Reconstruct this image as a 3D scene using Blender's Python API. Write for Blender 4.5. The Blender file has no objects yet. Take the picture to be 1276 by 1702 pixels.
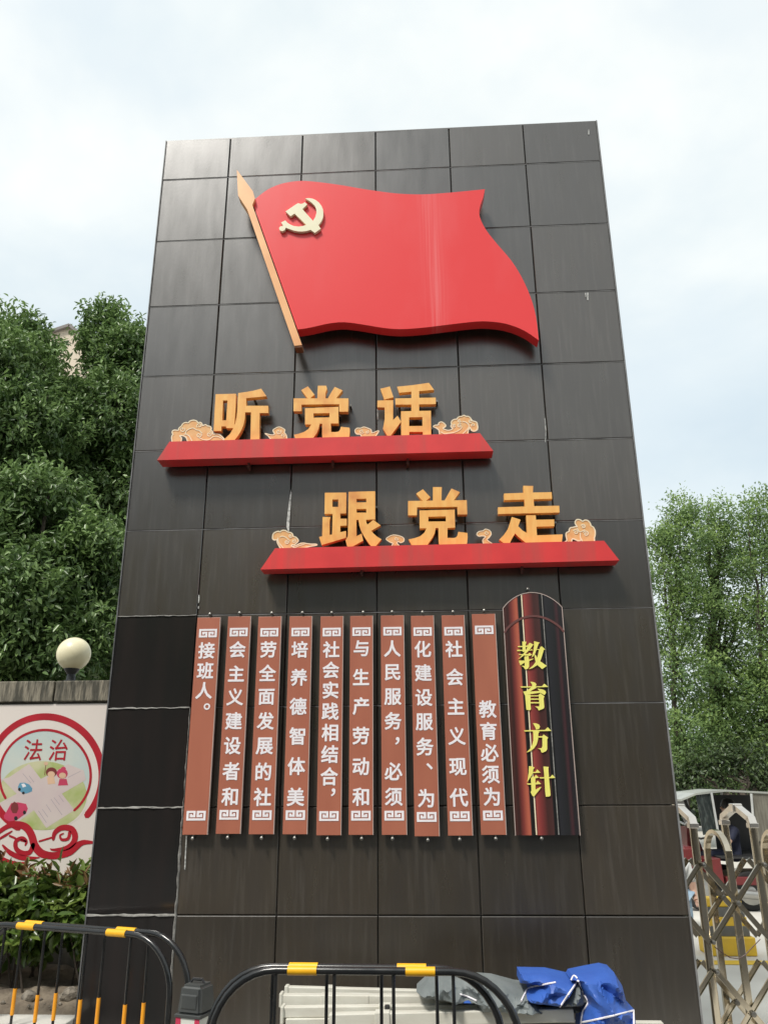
import bpy, bmesh, math, random
import numpy as np
from mathutils import Vector, Matrix, Euler
from mathutils.geometry import delaunay_2d_cdt
R = math.radians
random.seed(7); rng = np.random.default_rng(11)
S = bpy.context.scene
COL = S.collection

# ---------------------------------------------------------------- camera, sky, sun, exposure
CAM_LOC = Vector((1.518, -5.145, 1.65)); CAM_ROT = Euler((1.8986, 0.0062, 0.0541), 'XYZ')
cd = bpy.data.cameras.new('camera'); cam = bpy.data.objects.new('camera', cd); COL.objects.link(cam)
cam.location = CAM_LOC; cam.rotation_euler = CAM_ROT
cd.sensor_fit = 'VERTICAL'; cd.sensor_height = 36; cd.lens = 36*1316.6/1702; cd.clip_end = 900; cd.clip_start = .05
S.camera = cam
SUN_EL, SUN_AZ = 56, 212      # azimuth measured clockwise from +Y
W = bpy.data.worlds.new('World'); S.world = W; W.use_nodes = True
wn, wl = W.node_tree.nodes, W.node_tree.links
wn.clear()
wout = wn.new('ShaderNodeOutputWorld'); wbg = wn.new('ShaderNodeBackground'); wbg.inputs[1].default_value = .1
sky = wn.new('ShaderNodeTexSky'); sky.sky_type = 'NISHITA'; sky.sun_disc = False
sky.sun_elevation = R(SUN_EL); sky.sun_rotation = R(SUN_AZ); sky.dust_density = 3; sky.air_density = 1.2
tc = wn.new('ShaderNodeTexCoord')
mp = wn.new('ShaderNodeMapping'); mp.inputs['Scale'].default_value = (1.0, 1.0, 1.5); mp.inputs['Rotation'].default_value = (R(24), R(-38), R(20))
wl.new(tc.outputs['Generated'], mp.inputs[0])
n1 = wn.new('ShaderNodeTexNoise'); n1.inputs['Scale'].default_value = 1.5; n1.inputs['Detail'].default_value = 7; n1.inputs['Roughness'].default_value = .5; n1.inputs['Distortion'].default_value = .15
n2 = wn.new('ShaderNodeTexNoise'); n2.inputs['Scale'].default_value = 4.1; n2.inputs['Detail'].default_value = 5; n2.inputs['Distortion'].default_value = .2
for n in (n1, n2): wl.new(mp.outputs[0], n.inputs['Vector'])
def ramp(nodes, pts):
    r = nodes.new('ShaderNodeValToRGB'); e = r.color_ramp.elements
    while len(e) < len(pts): e.new(.5)
    for q, (p, c) in zip(e, pts):
        q.position = p; q.color = (*c, 1) if len(c) == 3 else c
    return r
r1 = ramp(wn, [(.36, (.58, .69, .76)), (.46, (.74, .82, .84)), (.55, (.89, .93, .91)), (.66, (1.0, .995, .93))])
r1.color_ramp.interpolation = 'B_SPLINE'
wl.new(n1.outputs[0], r1.inputs[0])
r2 = ramp(wn, [(.45, (.0, .0, .0)), (.64, (.55, .55, .55))])
wl.new(n2.outputs[0], r2.inputs[0])
c2 = wn.new('ShaderNodeMix'); c2.data_type = 'RGBA'; c2.inputs[7].default_value = (.70, .79, .84, 1)
wl.new(r2.outputs[0], c2.inputs[0]); wl.new(r1.outputs[0], c2.inputs[6])
mx = wn.new('ShaderNodeMix'); mx.data_type = 'RGBA'; mx.inputs[0].default_value = .86
csc = wn.new('ShaderNodeVectorMath'); csc.operation = 'SCALE'; csc.inputs[3].default_value = 8.9; wl.new(c2.outputs[2], csc.inputs[0])
wl.new(sky.outputs[0], mx.inputs[6]); wl.new(csc.outputs[0], mx.inputs[7]); wl.new(mx.outputs[2], wbg.inputs[0])
wl.new(wbg.outputs[0], wout.inputs[0])
sl = bpy.data.lights.new('sun', 'SUN'); sl.energy = 2.6; sl.angle = R(12); sl.color = (1, .955, .88)
so = bpy.data.objects.new('sun', sl); COL.objects.link(so)
sd = Vector((math.sin(R(SUN_AZ))*math.cos(R(SUN_EL)), math.cos(R(SUN_AZ))*math.cos(R(SUN_EL)), math.sin(R(SUN_EL))))
so.rotation_euler = (-sd).to_track_quat('-Z', 'Y').to_euler(); so.location = sd*40
vs = S.view_settings; vs.view_transform = 'Standard'; vs.look = 'None'; vs.gamma = 1; vs.exposure = .46; vs.use_curve_mapping = False
S.cycles.max_bounces = 8; S.cycles.transparent_max_bounces = 12

# ---------------------------------------------------------------- measuring: a sight line from the standpoint to a plane
RM = CAM_ROT.to_matrix()
def ray(px, py): return (RM @ Vector(((px-638)/1316.6, -(py-851)/1316.6, -1))).normalized()
def at_y(px, py, y):
    d = ray(px, py); return CAM_LOC + d*((y-CAM_LOC.y)/d.y)
def at_z(px, py, z):
    d = ray(px, py); return CAM_LOC + d*((z-CAM_LOC.z)/d.z)
def P2(px, py, off):
    v = at_y(px, py, -off); return (v.x, v.z)
def TR(pts, o, s, off): return [P2(o[0]+x/s, o[1]+y/s, off) for x, y in pts]

# ---------------------------------------------------------------- materials
def mat(name, c, rough=.6, metal=0, c2=None, scale=6, stretch=(1, 1, 1), detail=5, lo=.35, hi=.65, bump=0, bscale=None, spec=.5,
        rnd=0, ior=1.5, c3=None, s3=1.2, st3=(1, 1, 1), lo3=.45, hi3=.7, rvar=0, trans=0, attr=None):
    m = bpy.data.materials.new(name); m.use_nodes = True
    n, l = m.node_tree.nodes, m.node_tree.links
    b = n['Principled BSDF']; b.inputs['Roughness'].default_value = rough; b.inputs['Metallic'].default_value = metal
    b.inputs['Specular IOR Level'].default_value = spec; b.inputs['IOR'].default_value = ior
    g = n.new('ShaderNodeNewGeometry')
    def noise(sc, st, det=detail):
        mpn = n.new('ShaderNodeMapping'); mpn.inputs['Scale'].default_value = st; l.new(g.outputs['Position'], mpn.inputs[0])
        t = n.new('ShaderNodeTexNoise'); t.inputs['Scale'].default_value = sc; t.inputs['Detail'].default_value = det
        l.new(mpn.outputs[0], t.inputs['Vector']); return t
    def mixc(f, a, bb, typ='MIX'):
        q = n.new('ShaderNodeMix'); q.data_type = 'RGBA'; q.blend_type = typ
        for src, i in ((f, 0), (a, 6), (bb, 7)):
            if isinstance(src, (tuple, list)): q.inputs[i].default_value = (*src, 1)
            elif isinstance(src, (int, float)): q.inputs[i].default_value = src
            else: l.new(src, q.inputs[i])
        return q.outputs[2]
    def mr(src, a, bb, x, y):
        q = n.new('ShaderNodeMapRange'); l.new(src, q.inputs[0])
        for i, v in enumerate((a, bb, x, y)): q.inputs[i+1].default_value = v
        return q.outputs[0]
    out = None
    c2 = c2 or tuple(min(1, v*.82) for v in c)
    t = noise(scale, stretch); out = mixc(mr(t.outputs[0], lo, hi, 0, 1), c, c2)
    if c3: t3 = noise(s3, st3, 3); out = mixc(mr(t3.outputs[0], lo3, hi3, 0, 1), out, c3)
    if rnd:
        oi = n.new('ShaderNodeObjectInfo'); v = mr(oi.outputs['Random'], 0, 1, 1-rnd, 1+rnd)
        cmb = n.new('ShaderNodeCombineColor')
        for i in range(3): l.new(v, cmb.inputs[i])
        out = mixc(1.0, out, cmb.outputs[0], 'MULTIPLY')
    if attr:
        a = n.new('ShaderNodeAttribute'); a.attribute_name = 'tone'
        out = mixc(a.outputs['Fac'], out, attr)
    l.new(out, b.inputs['Base Color'])
    if rvar: l.new(mr(t.outputs[0], .3, .7, rough-rvar, rough+rvar), b.inputs['Roughness'])
    if bump:
        bn = n.new('ShaderNodeBump'); bn.inputs['Strength'].default_value = bump; bn.inputs['Distance'].default_value = .02
        tb = noise(bscale or scale*4, stretch); l.new(tb.outputs[0], bn.inputs['Height']); l.new(bn.outputs[0], b.inputs['Normal'])
    if trans:
        o = n['Material Output']; tb = n.new('ShaderNodeBsdfTranslucent'); l.new(out, tb.inputs[0])
        ms = n.new('ShaderNodeMixShader'); ms.inputs[0].default_value = trans
        l.new(b.outputs[0], ms.inputs[1]); l.new(tb.outputs[0], ms.inputs[2]); l.new(ms.outputs[0], o.inputs[0])
    return m
M = {}
M['tile'] = mat('brown_grey_stone', (.040, .0315, .0215), .30, c2=(.026, .020, .0145), scale=2.4, stretch=(4, 4, .9), lo=.25, hi=.75, rnd=.30, ior=2.0,
                c3=(.060, .051, .041), s3=6, st3=(6, 6, .4), lo3=.5, hi3=.85, rvar=.035, bump=.02, bscale=45, spec=.5)
M['black'] = mat('polished_black_granite', (.018, .0175, .017), .12, c2=(.024, .020, .019), scale=2, stretch=(4, 4, .6), rnd=.15, spec=.5, rvar=.05, bump=.01, bscale=3)
M['joint'] = mat('grey_joint_sealant', (.17, .165, .16), .7, c2=(.09, .09, .085), scale=3)
M['mortar'] = mat('pale_mortar', (.30, .29, .27), .9, c2=(.14, .135, .125), scale=14, bump=.4)
M['white_crack'] = mat('white_filler', (.62, .62, .59), .8, c2=(.25, .25, .24), scale=45)
M['flag'] = mat('red_painted_metal', (.81, .042, .044), .30, c2=(.79, .037, .039), scale=1.2, c3=(.80, .065, .068), s3=1.6, st3=(2, 1, .6), lo3=.5, hi3=.8, bump=.02, bscale=3)
M['bar'] = mat('weathered_red_metal', (.72, .045, .045), .42, c2=(.62, .038, .040), scale=4, c3=(.46, .070, .060), s3=2.2, st3=(3, 1, .3), lo3=.5, hi3=.72)
M['gold'] = mat('orange_gold_painted_metal', (.90, .50, .15), .4, c2=(.86, .42, .11), scale=7, stretch=(5, 5, .8), c3=(.66, .24, .07), s3=5, lo3=.55, hi3=.8, metal=.0)
M['pole'] = mat('light_orange_painted_metal', (.88, .47, .20), .42, c2=(.80, .38, .15), scale=4)
M['wood'] = mat('rusted_pole_end', (.20, .07, .025), .7, c2=(.11, .04, .015), scale=40, stretch=(1, 6, 1))
M['emblem'] = mat('cream_emblem_paint', (.82, .76, .54), .45, c2=(.78, .73, .50), scale=9)
M['cloud'] = mat('cloud_orange_print', (.76, .46, .20), .5, c2=(.72, .36, .13), scale=26)
M['cream'] = mat('cream_line', (.84, .72, .52), .5, c2=(.78, .66, .44), scale=30)
M['board'] = mat('terracotta_board', (.40, .135, .082), .42, c2=(.365, .120, .073), scale=4, stretch=(2, 2, .4), rnd=.03)
M['white'] = mat('white_print', (.84, .80, .82), .45, c2=(.80, .76, .79), scale=9)
M['yellow'] = mat('yellow_print', (.85, .80, .19), .5, c2=(.82, .74, .16), scale=9)
M['edge'] = mat('pale_edge_strip', (.48, .38, .34), .5)
M['steel'] = mat('stainless_steel', (.58, .52, .42), .16, metal=1, c2=(.48, .42, .32), scale=3, stretch=(2, 2, 1), rvar=.04, bump=.02, bscale=3)
M['steel_end'] = mat('bright_steel_cap', (.78, .73, .68), .3, metal=1, c2=(.66, .62, .56), scale=8)
M['bolt'] = mat('zinc_bolt', (.26, .25, .23), .45, metal=1)
M['rustbolt'] = mat('rusty_bracket', (.16, .06, .045), .7, c2=(.09, .05, .04), scale=60)
M['tube'] = mat('black_gloss_tube', (.012, .013, .014), .22, c2=(.018, .018, .018), scale=12, rvar=.05)
M['band'] = mat('yellow_reflective_band', (.86, .45, .012), .4, c2=(.80, .40, .012), scale=12)
M['orange_sleeve'] = mat('amber_plastic_sleeve', (.85, .36, .02), .35, c2=(.78, .30, .02), scale=12)
M['frame'] = mat('white_powder_coated_tube', (.62, .61, .54), .45, c2=(.54, .52, .45), scale=7, stretch=(1, 3, 3))
M['frame_dark'] = mat('grey_plastic_joint', (.30, .31, .31), .5)
M['blackplastic'] = mat('black_plastic', (.02, .02, .021), .45)
M['bluecloth'] = mat('blue_polyester', (.035, .110, .42), .5, c2=(.030, .092, .37), scale=8, bump=.12, bscale=40)
M['greycloth'] = mat('grey_polyester', (.17, .19, .19), .6, c2=(.13, .15, .15), scale=8, bump=.12, bscale=40)
M['concrete'] = mat('pale_concrete_paving', (.58, .56, .51), .85, c2=(.50, .48, .43), scale=1.4, c3=(.42, .40, .36), s3=.5, lo3=.55, hi3=.8, bump=.25, bscale=30)
M['soil'] = mat('dusty_soil', (.23, .19, .14), .95, c2=(.12, .095, .07), scale=9, bump=.8, bscale=25)
M['stone'] = mat('pale_rubble', (.25, .22, .18), .9, c2=(.12, .105, .085), scale=30, rnd=.3, bump=.4)
M['wall'] = mat('stained_cement_wall', (.30, .285, .25), .9, c2=(.19, .18, .155), scale=4, stretch=(2, 2, .5), bump=.3)
M['coping'] = mat('weathered_cement_coping', (.27, .24, .185), .9, c2=(.075, .070, .055), scale=16, stretch=(2.2, 2.2, .35), lo=.36, hi=.6, bump=.6, bscale=40)
M['poster'] = mat('cream_vinyl', (.73, .66, .61), .5, c2=(.70, .63, .58), scale=2)
M['prred'] = mat('poster_red', (.45, .010, .024), .45)
M['prblue'] = mat('poster_pale_blue', (.44, .55, .55), .5, c2=(.58, .60, .54), scale=3)
M['prgreen'] = mat('poster_green', (.36, .43, .14), .5, c2=(.56, .54, .34), scale=7)
M['prroad'] = mat('poster_pink_grey', (.58, .47, .47), .5, c2=(.62, .53, .50), scale=4)
M['prline'] = mat('poster_road_line', (.42, .36, .40), .5)
M['prcar'] = mat('poster_cyan', (.12, .33, .48), .5)
M['prpink'] = mat('poster_pink_red', (.58, .05, .12), .5)
M['prskin'] = mat('poster_skin', (.76, .50, .33), .5)
M['prhair'] = mat('poster_brown', (.20, .03, .03), .5)
M['globe'] = mat('cream_glass_globe', (.80, .74, .52), .32, c2=(.76, .69, .46), scale=3)
M['darkmetal'] = mat('dark_painted_metal', (.025, .027, .030), .45)
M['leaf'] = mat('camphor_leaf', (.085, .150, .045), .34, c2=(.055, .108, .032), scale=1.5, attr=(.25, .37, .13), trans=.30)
M['leaf_shade_tone'] = mat('painted_shade_leaf', (.026, .050, .016), .45, c2=(.018, .036, .012), scale=1, attr=(.07, .11, .03), trans=.15)  # darker leaf colour stands in for the shade under the tall crowns
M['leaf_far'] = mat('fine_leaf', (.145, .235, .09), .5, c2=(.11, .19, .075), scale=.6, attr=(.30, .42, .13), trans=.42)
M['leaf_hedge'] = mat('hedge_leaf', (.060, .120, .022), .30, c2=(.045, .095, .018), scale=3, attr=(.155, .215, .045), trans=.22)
M['leaf_new'] = mat('reddish_new_leaf', (.17, .105, .04), .4, c2=(.20, .08, .035), scale=4, trans=.2)
M['bark'] = mat('grey_bark', (.085, .068, .052), .9, c2=(.045, .036, .028), scale=8, stretch=(3, 3, .6), bump=.5)
M['beige'] = mat('beige_render', (.62, .53, .42), .9, c2=(.55, .47, .37), scale=1)
M['glass'] = mat('dark_window_glass', (.03, .04, .05), .08)
M['roof'] = mat('grey_eave', (.22, .20, .19), .8)
M['yellowp'] = mat('yellow_road_paint', (.72, .47, .03), .6, c2=(.60, .40, .05), scale=6)
M['greyp'] = mat('grey_paint', (.13, .135, .13), .6, c2=(.10, .10, .10), scale=6)
M['canopy'] = mat('grey_white_canopy_sheet', (.34, .35, .32), .4, c2=(.26, .27, .25), scale=3)
M['curtain'] = mat('crinkled_smoke_plastic', (.018, .024, .024), .2, c2=(.07, .085, .08), scale=9, stretch=(6, 1, 1), lo=.5, hi=.75, bump=.8, bscale=9)
M['curtain2'] = mat('faded_grey_brown_curtain', (.17, .16, .13), .7, c2=(.11, .10, .08), scale=6, stretch=(6, 1, .6), bump=.4)
M['whitep'] = mat('white_paint', (.50, .51, .50), .4)
M['redp'] = mat('dull_red_paint', (.16, .020, .022), .35, c2=(.12, .022, .022), scale=7)
M['orange'] = mat('orange_plastic', (.75, .16, .02), .5)
M['rubber'] = mat('tyre_rubber', (.02, .02, .02), .8)
M['alu'] = mat('cast_alloy', (.42, .42, .40), .4, metal=.8)
M['skin'] = mat('skin', (.42, .26, .19), .5)
M['hair'] = mat('black_hair', (.010, .009, .010), .45)
M['navy'] = mat('navy_cloth', (.012, .016, .04), .8)
M['whitecl'] = mat('white_cloth', (.66, .66, .65), .8)
M['jeans'] = mat('light_blue_denim', (.28, .38, .47), .85, c2=(.20, .29, .38), scale=20)
M['greybox'] = mat('dark_grey_moulded_plastic', (.060, .064, .062), .4, c2=(.050, .053, .052), scale=9)
M['carton_r'] = mat('red_print', (.60, .04, .10), .5)
M['carton_w'] = mat('white_carton', (.72, .72, .66), .5)
M['wire'] = mat('red_black_wire', (.05, .008, .008), .4)

# ---------------------------------------------------------------- object helpers
def ob(name, me, m=None, parent=None):
    o = bpy.data.objects.new(name, me); COL.objects.link(o)
    if m is not None and not me.materials: me.materials.append(M[m] if isinstance(m, str) else m)
    if parent: o.parent = parent
    return o
def tag(o, label=None, cat=None, group=None, kind=None):
    if label: o['label'] = label
    if cat: o['category'] = cat
    if group: o['group'] = group
    if kind: o['kind'] = kind
    return o
def root(name, loc, label, cat, group=None, rz=0):
    o = bpy.data.objects.new(name, None); COL.objects.link(o); o.location = loc; o.rotation_euler.z = rz; o.empty_display_size = .2
    return tag(o, label, cat, group)
def me_new(name, V, F, smooth=False):
    me = bpy.data.meshes.new(name); me.from_pydata([tuple(v) for v in V], [], [tuple(f) for f in F]); me.update()
    if smooth: me.polygons.foreach_set('use_smooth', [True]*len(me.polygons))
    return me
class MB:
    def __init__(s): s.V = []; s.F = []
    def add(s, V, F):
        k = len(s.V); s.V += [tuple(v) for v in V]; s.F += [[i+k for i in f] for f in F]; return s
    def box(s, x0, x1, y0, y1, z0, z1, ch=0):
        if not ch:
            return s.add([(x0,y0,z0),(x1,y0,z0),(x1,y1,z0),(x0,y1,z0),(x0,y0,z1),(x1,y0,z1),(x1,y1,z1),(x0,y1,z1)],
                [(0,3,2,1),(4,5,6,7),(0,1,5,4),(1,2,6,5),(2,3,7,6),(3,0,4,7)])
        bm = bmesh.new(); bmesh.ops.create_cube(bm, size=1)
        for v in bm.verts: v.co = ((x0+x1)/2+v.co.x*(x1-x0), (y0+y1)/2+v.co.y*(y1-y0), (z0+z1)/2+v.co.z*(z1-z0))
        bmesh.ops.bevel(bm, geom=bm.edges[:], offset=ch, segments=2, affect='EDGES', profile=.5)
        bm.verts.index_update(); s.add([v.co.copy() for v in bm.verts], [[v.index for v in f.verts] for f in bm.faces]); bm.free(); return s
    def tube(s, pts, rad, seg=8, cap=True, flat=1.0):
        pts = [Vector(p) for p in pts]; rad = rad if hasattr(rad, '__len__') else [rad]*len(pts)
        rings = []; up = None
        for i, p in enumerate(pts):
            d = (pts[min(i+1, len(pts)-1)]-pts[max(i-1, 0)]).normalized()
            if up is None: up = d.orthogonal().normalized()
            up = (up - d*up.dot(d)).normalized(); q = d.cross(up)
            rings.append([p+(up*math.cos(a)+q*math.sin(a)*flat)*rad[i] for a in [2*math.pi*k/seg for k in range(seg)]])
        V = [v for r in rings for v in r]; F = []
        for i in range(len(rings)-1):
            for k in range(seg):
                a = i*seg+k; b = i*seg+(k+1) % seg; F.append((a, b, b+seg, a+seg))
        if cap: F.append(tuple(range(seg))[::-1]); F.append(tuple(range((len(rings)-1)*seg, len(rings)*seg)))
        return s.add(V, F)
    def bar(s, a, b, w, h, up=(0, 0, 1)):
        a, b = Vector(a), Vector(b); d = (b-a).normalized(); q = d.cross(Vector(up)).normalized(); u = q.cross(d)
        V = [p+q*sx*w/2+u*sz*h/2 for p in (a, b) for sx, sz in ((-1,-1),(1,-1),(1,1),(-1,1))]
        return s.add(V, [(0,1,2,3),(7,6,5,4),(0,4,5,1),(1,5,6,2),(2,6,7,3),(3,7,4,0)])
    def lathe(s, prof, c=(0, 0, 0), seg=24, axis='z'):
        V = []; F = []
        for r, h in prof:
            for k in range(seg):
                a = 2*math.pi*k/seg
                if axis == 'z': V.append((c[0]+r*math.cos(a), c[1]+r*math.sin(a), c[2]+h))
                else: V.append((c[0]+r*math.cos(a), c[1]+h, c[2]+r*math.sin(a)))
        for i in range(len(prof)-1):
            for k in range(seg):
                a = i*seg+k; b = i*seg+(k+1) % seg; F.append((a, b, b+seg, a+seg))
        F.append(tuple(range(seg))[::-1]); F.append(tuple(range((len(prof)-1)*seg, len(prof)*seg)))
        return s.add(V, F)
    def build(s, name, m=None, parent=None, smooth=False, fix=True):
        me = me_new(name, s.V, s.F, smooth)
        if fix:
            bm = bmesh.new(); bm.from_mesh(me); bmesh.ops.recalc_face_normals(bm, faces=bm.faces[:]); bm.to_mesh(me); bm.free()
        if smooth:
            try: me.set_sharp_from_angle(angle=R(40))
            except Exception: pass
        return ob(name, me, m, parent)

def fill(outers, holes=(), extra=()):
    V = []; F = []
    for p in list(outers)+list(holes):
        k = len(V); a = sum(p[i][0]*p[(i+1) % len(p)][1]-p[(i+1) % len(p)][0]*p[i][1] for i in range(len(p)))
        q = p if a > 0 else p[::-1]
        V += [Vector(v) for v in q]; F.append(list(range(k, k+len(q))))
    V += [Vector(v) for v in extra]
    r = delaunay_2d_cdt(V, [], F, 1, 1e-6); no = len(outers)
    tris = [f for f, of in zip(r[2], r[5]) if of and any(i < no for i in of) and not any(i >= no for i in of)]
    used = sorted({i for t in tris for i in t}); mpd = {v: i for i, v in enumerate(used)}
    return [tuple(r[0][i]) for i in used], [tuple(mpd[i] for i in t) for t in tris]
def slab(V2, T, yf, yb, mb):
    n = len(V2); cnt = {}
    for t in T:
        for i in range(3):
            e = (t[i], t[(i+1) % 3]); cnt[e] = 1
    F = [tuple(t) for t in T]+[tuple(i+n for i in t[::-1]) for t in T]
    for (a, b) in cnt:
        if (b, a) not in cnt: F.append((a, a+n, b+n, b))
    mb.add([(x, yf, z) for x, z in V2]+[(x, yb, z) for x, z in V2], F)
def plate(name, outers, holes, yf, yb, m, parent=None):
    V2, T = fill(outers, holes); mb = MB(); slab(V2, T, yf, yb, mb)
    return mb.build(name, m, parent)
def ribbon(pts, w, closed=False):
    out = []; n = len(pts); w = w if hasattr(w, '__len__') else [w]*n
    for i in range(n if closed else n-1):
        a, b = Vector(pts[i]), Vector(pts[(i+1) % n])
        if (b-a).length < 1e-7: continue
        d = (b-a).normalized(); q = Vector((-d.y, d.x)); wa, wb = w[i]/2, w[(i+1) % n]/2
        out.append([a-q*wa, b-q*wb, b+q*wb, a+q*wa])
        out.append([a+Vector((math.cos(t), math.sin(t)))*wa for t in [math.pi/3*k for k in range(6)]])
    out.append([Vector(pts[-1])+Vector((math.cos(t), math.sin(t)))*w[-1]/2 for t in [math.pi/3*k for k in range(6)]])
    return [[tuple(v) for v in p] for p in out]
def smoothline(pts, n=4, closed=False):
    P = [Vector(p) for p in pts]; out = []; N = len(P)
    for i in range(N if closed else N-1):
        p0, p1, p2, p3 = (P[(i-1) % N], P[i], P[(i+1) % N], P[(i+2) % N]) if closed else (P[max(i-1, 0)], P[i], P[i+1], P[min(i+2, N-1)])
        for k in range(n):
            t = k/n; out.append(.5*((2*p1)+(p2-p0)*t+(2*p0-5*p1+4*p2-p3)*t*t+(3*p1-3*p2+p0*1-p0*2+p3-p0*0)*0*t+(-p0+3*p1-3*p2+p3)*t**3))
    if not closed: out.append(P[-1])
    return [tuple(v) for v in out]
def spiral(cx, cy, r, a0, turns, dr=1, n=18):
    return [(cx+r*(1-.8*t/n)*math.cos(a0+dr*2*math.pi*turns*t/n), cy+r*(1-.8*t/n)*math.sin(a0+dr*2*math.pi*turns*t/n)) for t in range(n+1)]
def setparent(c, p):
    c.parent = p; c.matrix_parent_inverse = Matrix.Translation(-p.location) if p.type == 'EMPTY' else Matrix()
    return c
def world_child(o, p):   # o built in world coordinates, p an unrotated empty
    o.parent = p; o.location = Vector(o.location)-p.location
    return o

# glyph outlines from the built-in font, thickened
FC = bpy.data.curves.new('font_probe', 'FONT'); FO = bpy.data.objects.new('font_probe', FC); COL.objects.link(FO); FC.resolution_u = 3
GL = {}
def glyph(ch, w):
    if (ch, w) in GL: return GL[ch, w]
    FC.body = ch; bpy.context.view_layer.update()
    m = FO.evaluated_get(bpy.context.evaluated_depsgraph_get()).to_mesh()
    vs_ = [Vector(v.co.xy) for v in m.vertices]; fs = [list(p.vertices) for p in m.polygons]; cnt = {}
    for f in fs:
        for i in range(len(f)):
            k = tuple(sorted((f[i], f[(i+1) % len(f)]))); cnt[k] = cnt.get(k, 0)+1
    V = list(vs_); F = []
    for f in fs:
        a = sum(vs_[f[i]].x*vs_[f[(i+1) % len(f)]].y-vs_[f[(i+1) % len(f)]].x*vs_[f[i]].y for i in range(len(f)))
        F.append(f if a > 0 else f[::-1])
    for (a, b), c in cnt.items():
        if c != 1: continue
        A, B = vs_[a], vs_[b]; d = B-A
        if d.length < 1e-6: continue
        d.normalize(); n = Vector((-d.y, d.x))*w; e = d*w*.5; k = len(V)
        V += [A-e-n, B+e-n, B+e+n, A-e+n]; F.append([k, k+1, k+2, k+3])
    r = delaunay_2d_cdt(V, [], F, 1, 1e-5)
    A3 = []
    for f in F:
        for i in range(1, len(f)-1): A3.append((V[f[0]], V[f[i]], V[f[i+1]]))
    A3 = np.array([[tuple(v) for v in t] for t in A3]); ar_ = (A3[:,1,0]-A3[:,0,0])*(A3[:,2,1]-A3[:,0,1])-(A3[:,2,0]-A3[:,0,0])*(A3[:,1,1]-A3[:,0,1])
    A3 = A3[np.abs(ar_) > 1e-9]; sg = np.sign(ar_[np.abs(ar_) > 1e-9])
    C_ = np.array([[sum(r[0][i][0] for i in f)/3, sum(r[0][i][1] for i in f)/3] for f in r[2]])
    ins = np.ones((len(C_), len(A3)), bool)
    for k_ in range(3):
        p_, q_ = A3[:, k_], A3[:, (k_+1) % 3]
        ins &= (((q_[:, 0]-p_[:, 0])[None]*(C_[:, 1][:, None]-p_[:, 1][None])-(q_[:, 1]-p_[:, 1])[None]*(C_[:, 0][:, None]-p_[:, 0][None]))*sg[None] >= -1e-9)
    ok_ = ins.any(1)
    T = [f for f, g_ in zip(r[2], ok_) if g_]
    used = sorted({i for t in T for i in t}); mp_ = {v: i for i, v in enumerate(used)}
    V2 = [r[0][i] for i in used]; T = [tuple(mp_[i] for i in t) for t in T]
    xs = [v.x for v in V2]; ys = [v.y for v in V2]; c = Vector(((min(xs)+max(xs))/2, (min(ys)+max(ys))/2))
    GL[ch, w] = ([tuple(v-c) for v in V2], T); return GL[ch, w]
def put_text(mb, ch, x, z, size, yf, yb, w=.02, sx=1.0):
    V, T = glyph(ch, w)
    slab([(x+a*size*sx, z+b*size) for a, b in V], T, yf, yb, mb)

# ================================================================ SETTING
TILE = .6; ZR1 = 6.306; XL = -.5405; XR = 2.991; YB = .7
tag(me_o := MB().add([(-150,-60,0),(150,-60,0),(150,240,0),(-150,240,0)], [(0,1,2,3)]).build('ground', 'concrete', fix=False), kind='structure')

M['asphalt'] = mat('added_dark_asphalt', (.060, .060, .058), .9, c2=(.045, .045, .045), scale=3, bump=.3, bscale=60)
tag(MB().add([(-150,-59,.004),(150,-59,.004),(150,-1.35,.004),(-150,-1.35,.004)], [(0,1,2,3)]).build('road', 'asphalt', fix=False), kind='structure')  # unseen road surface, added to darken reflections and the undersides above it
# ---- the pillar slab with its stone tiles
pil = root('stone_clad_pillar', (1.225, 0, 0), 'tall dark brown stone clad gate pillar carrying the red flag and gold slogans', 'pillar')
ZT = ZR1+.672*TILE
core = MB().box(XL+.028, XR-.028, .028, YB-.028, .0, ZT-.012).build('core', 'joint', None); world_child(core, pil)
colx = [XL]+[i*TILE for i in range(5)]+[XR]
rowz = [ZT]+[ZR1-i*TILE for i in range(11)]+[0.0]
def tile_mesh(w, h, t=.026, c=.0045, name='stone_tile'):
    V = [(-w/2+c,0,-h/2+c),(w/2-c,0,-h/2+c),(w/2-c,0,h/2-c),(-w/2+c,0,h/2-c),(-w/2,c,-h/2),(w/2,c,-h/2),(w/2,c,h/2),(-w/2,c,h/2),
         (-w/2,t,-h/2),(w/2,t,-h/2),(w/2,t,h/2),(-w/2,t,h/2)]
    F = [(0,1,2,3),(4,5,1,0),(5,6,2,1),(6,7,3,2),(7,4,0,3),(8,9,5,4),(9,10,6,5),(10,11,7,6),(11,8,4,7),(11,10,9,8)]
    return me_new(name, V, F)
TM = {}
def tile(x0, x1, z0, z1, m, rz=0, loc=None):
    w, h = round(x1-x0-.006, 4), round(z1-z0-.006, 4); k = (w, h, m)
    if k not in TM:
        TM[k] = tile_mesh(w, h); TM[k].materials.append(M[m])
    o = bpy.data.objects.new('stone_tile', TM[k]); COL.objects.link(o); o.parent = pil
    o.location = Vector(loc or ((x0+x1)/2, random.uniform(-.001, .001), (z0+z1)/2))-pil.location
    o.rotation_euler = (R(random.uniform(-.22, .22)), 0, rz+R(random.uniform(-.22, .22)))
    return o
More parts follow.
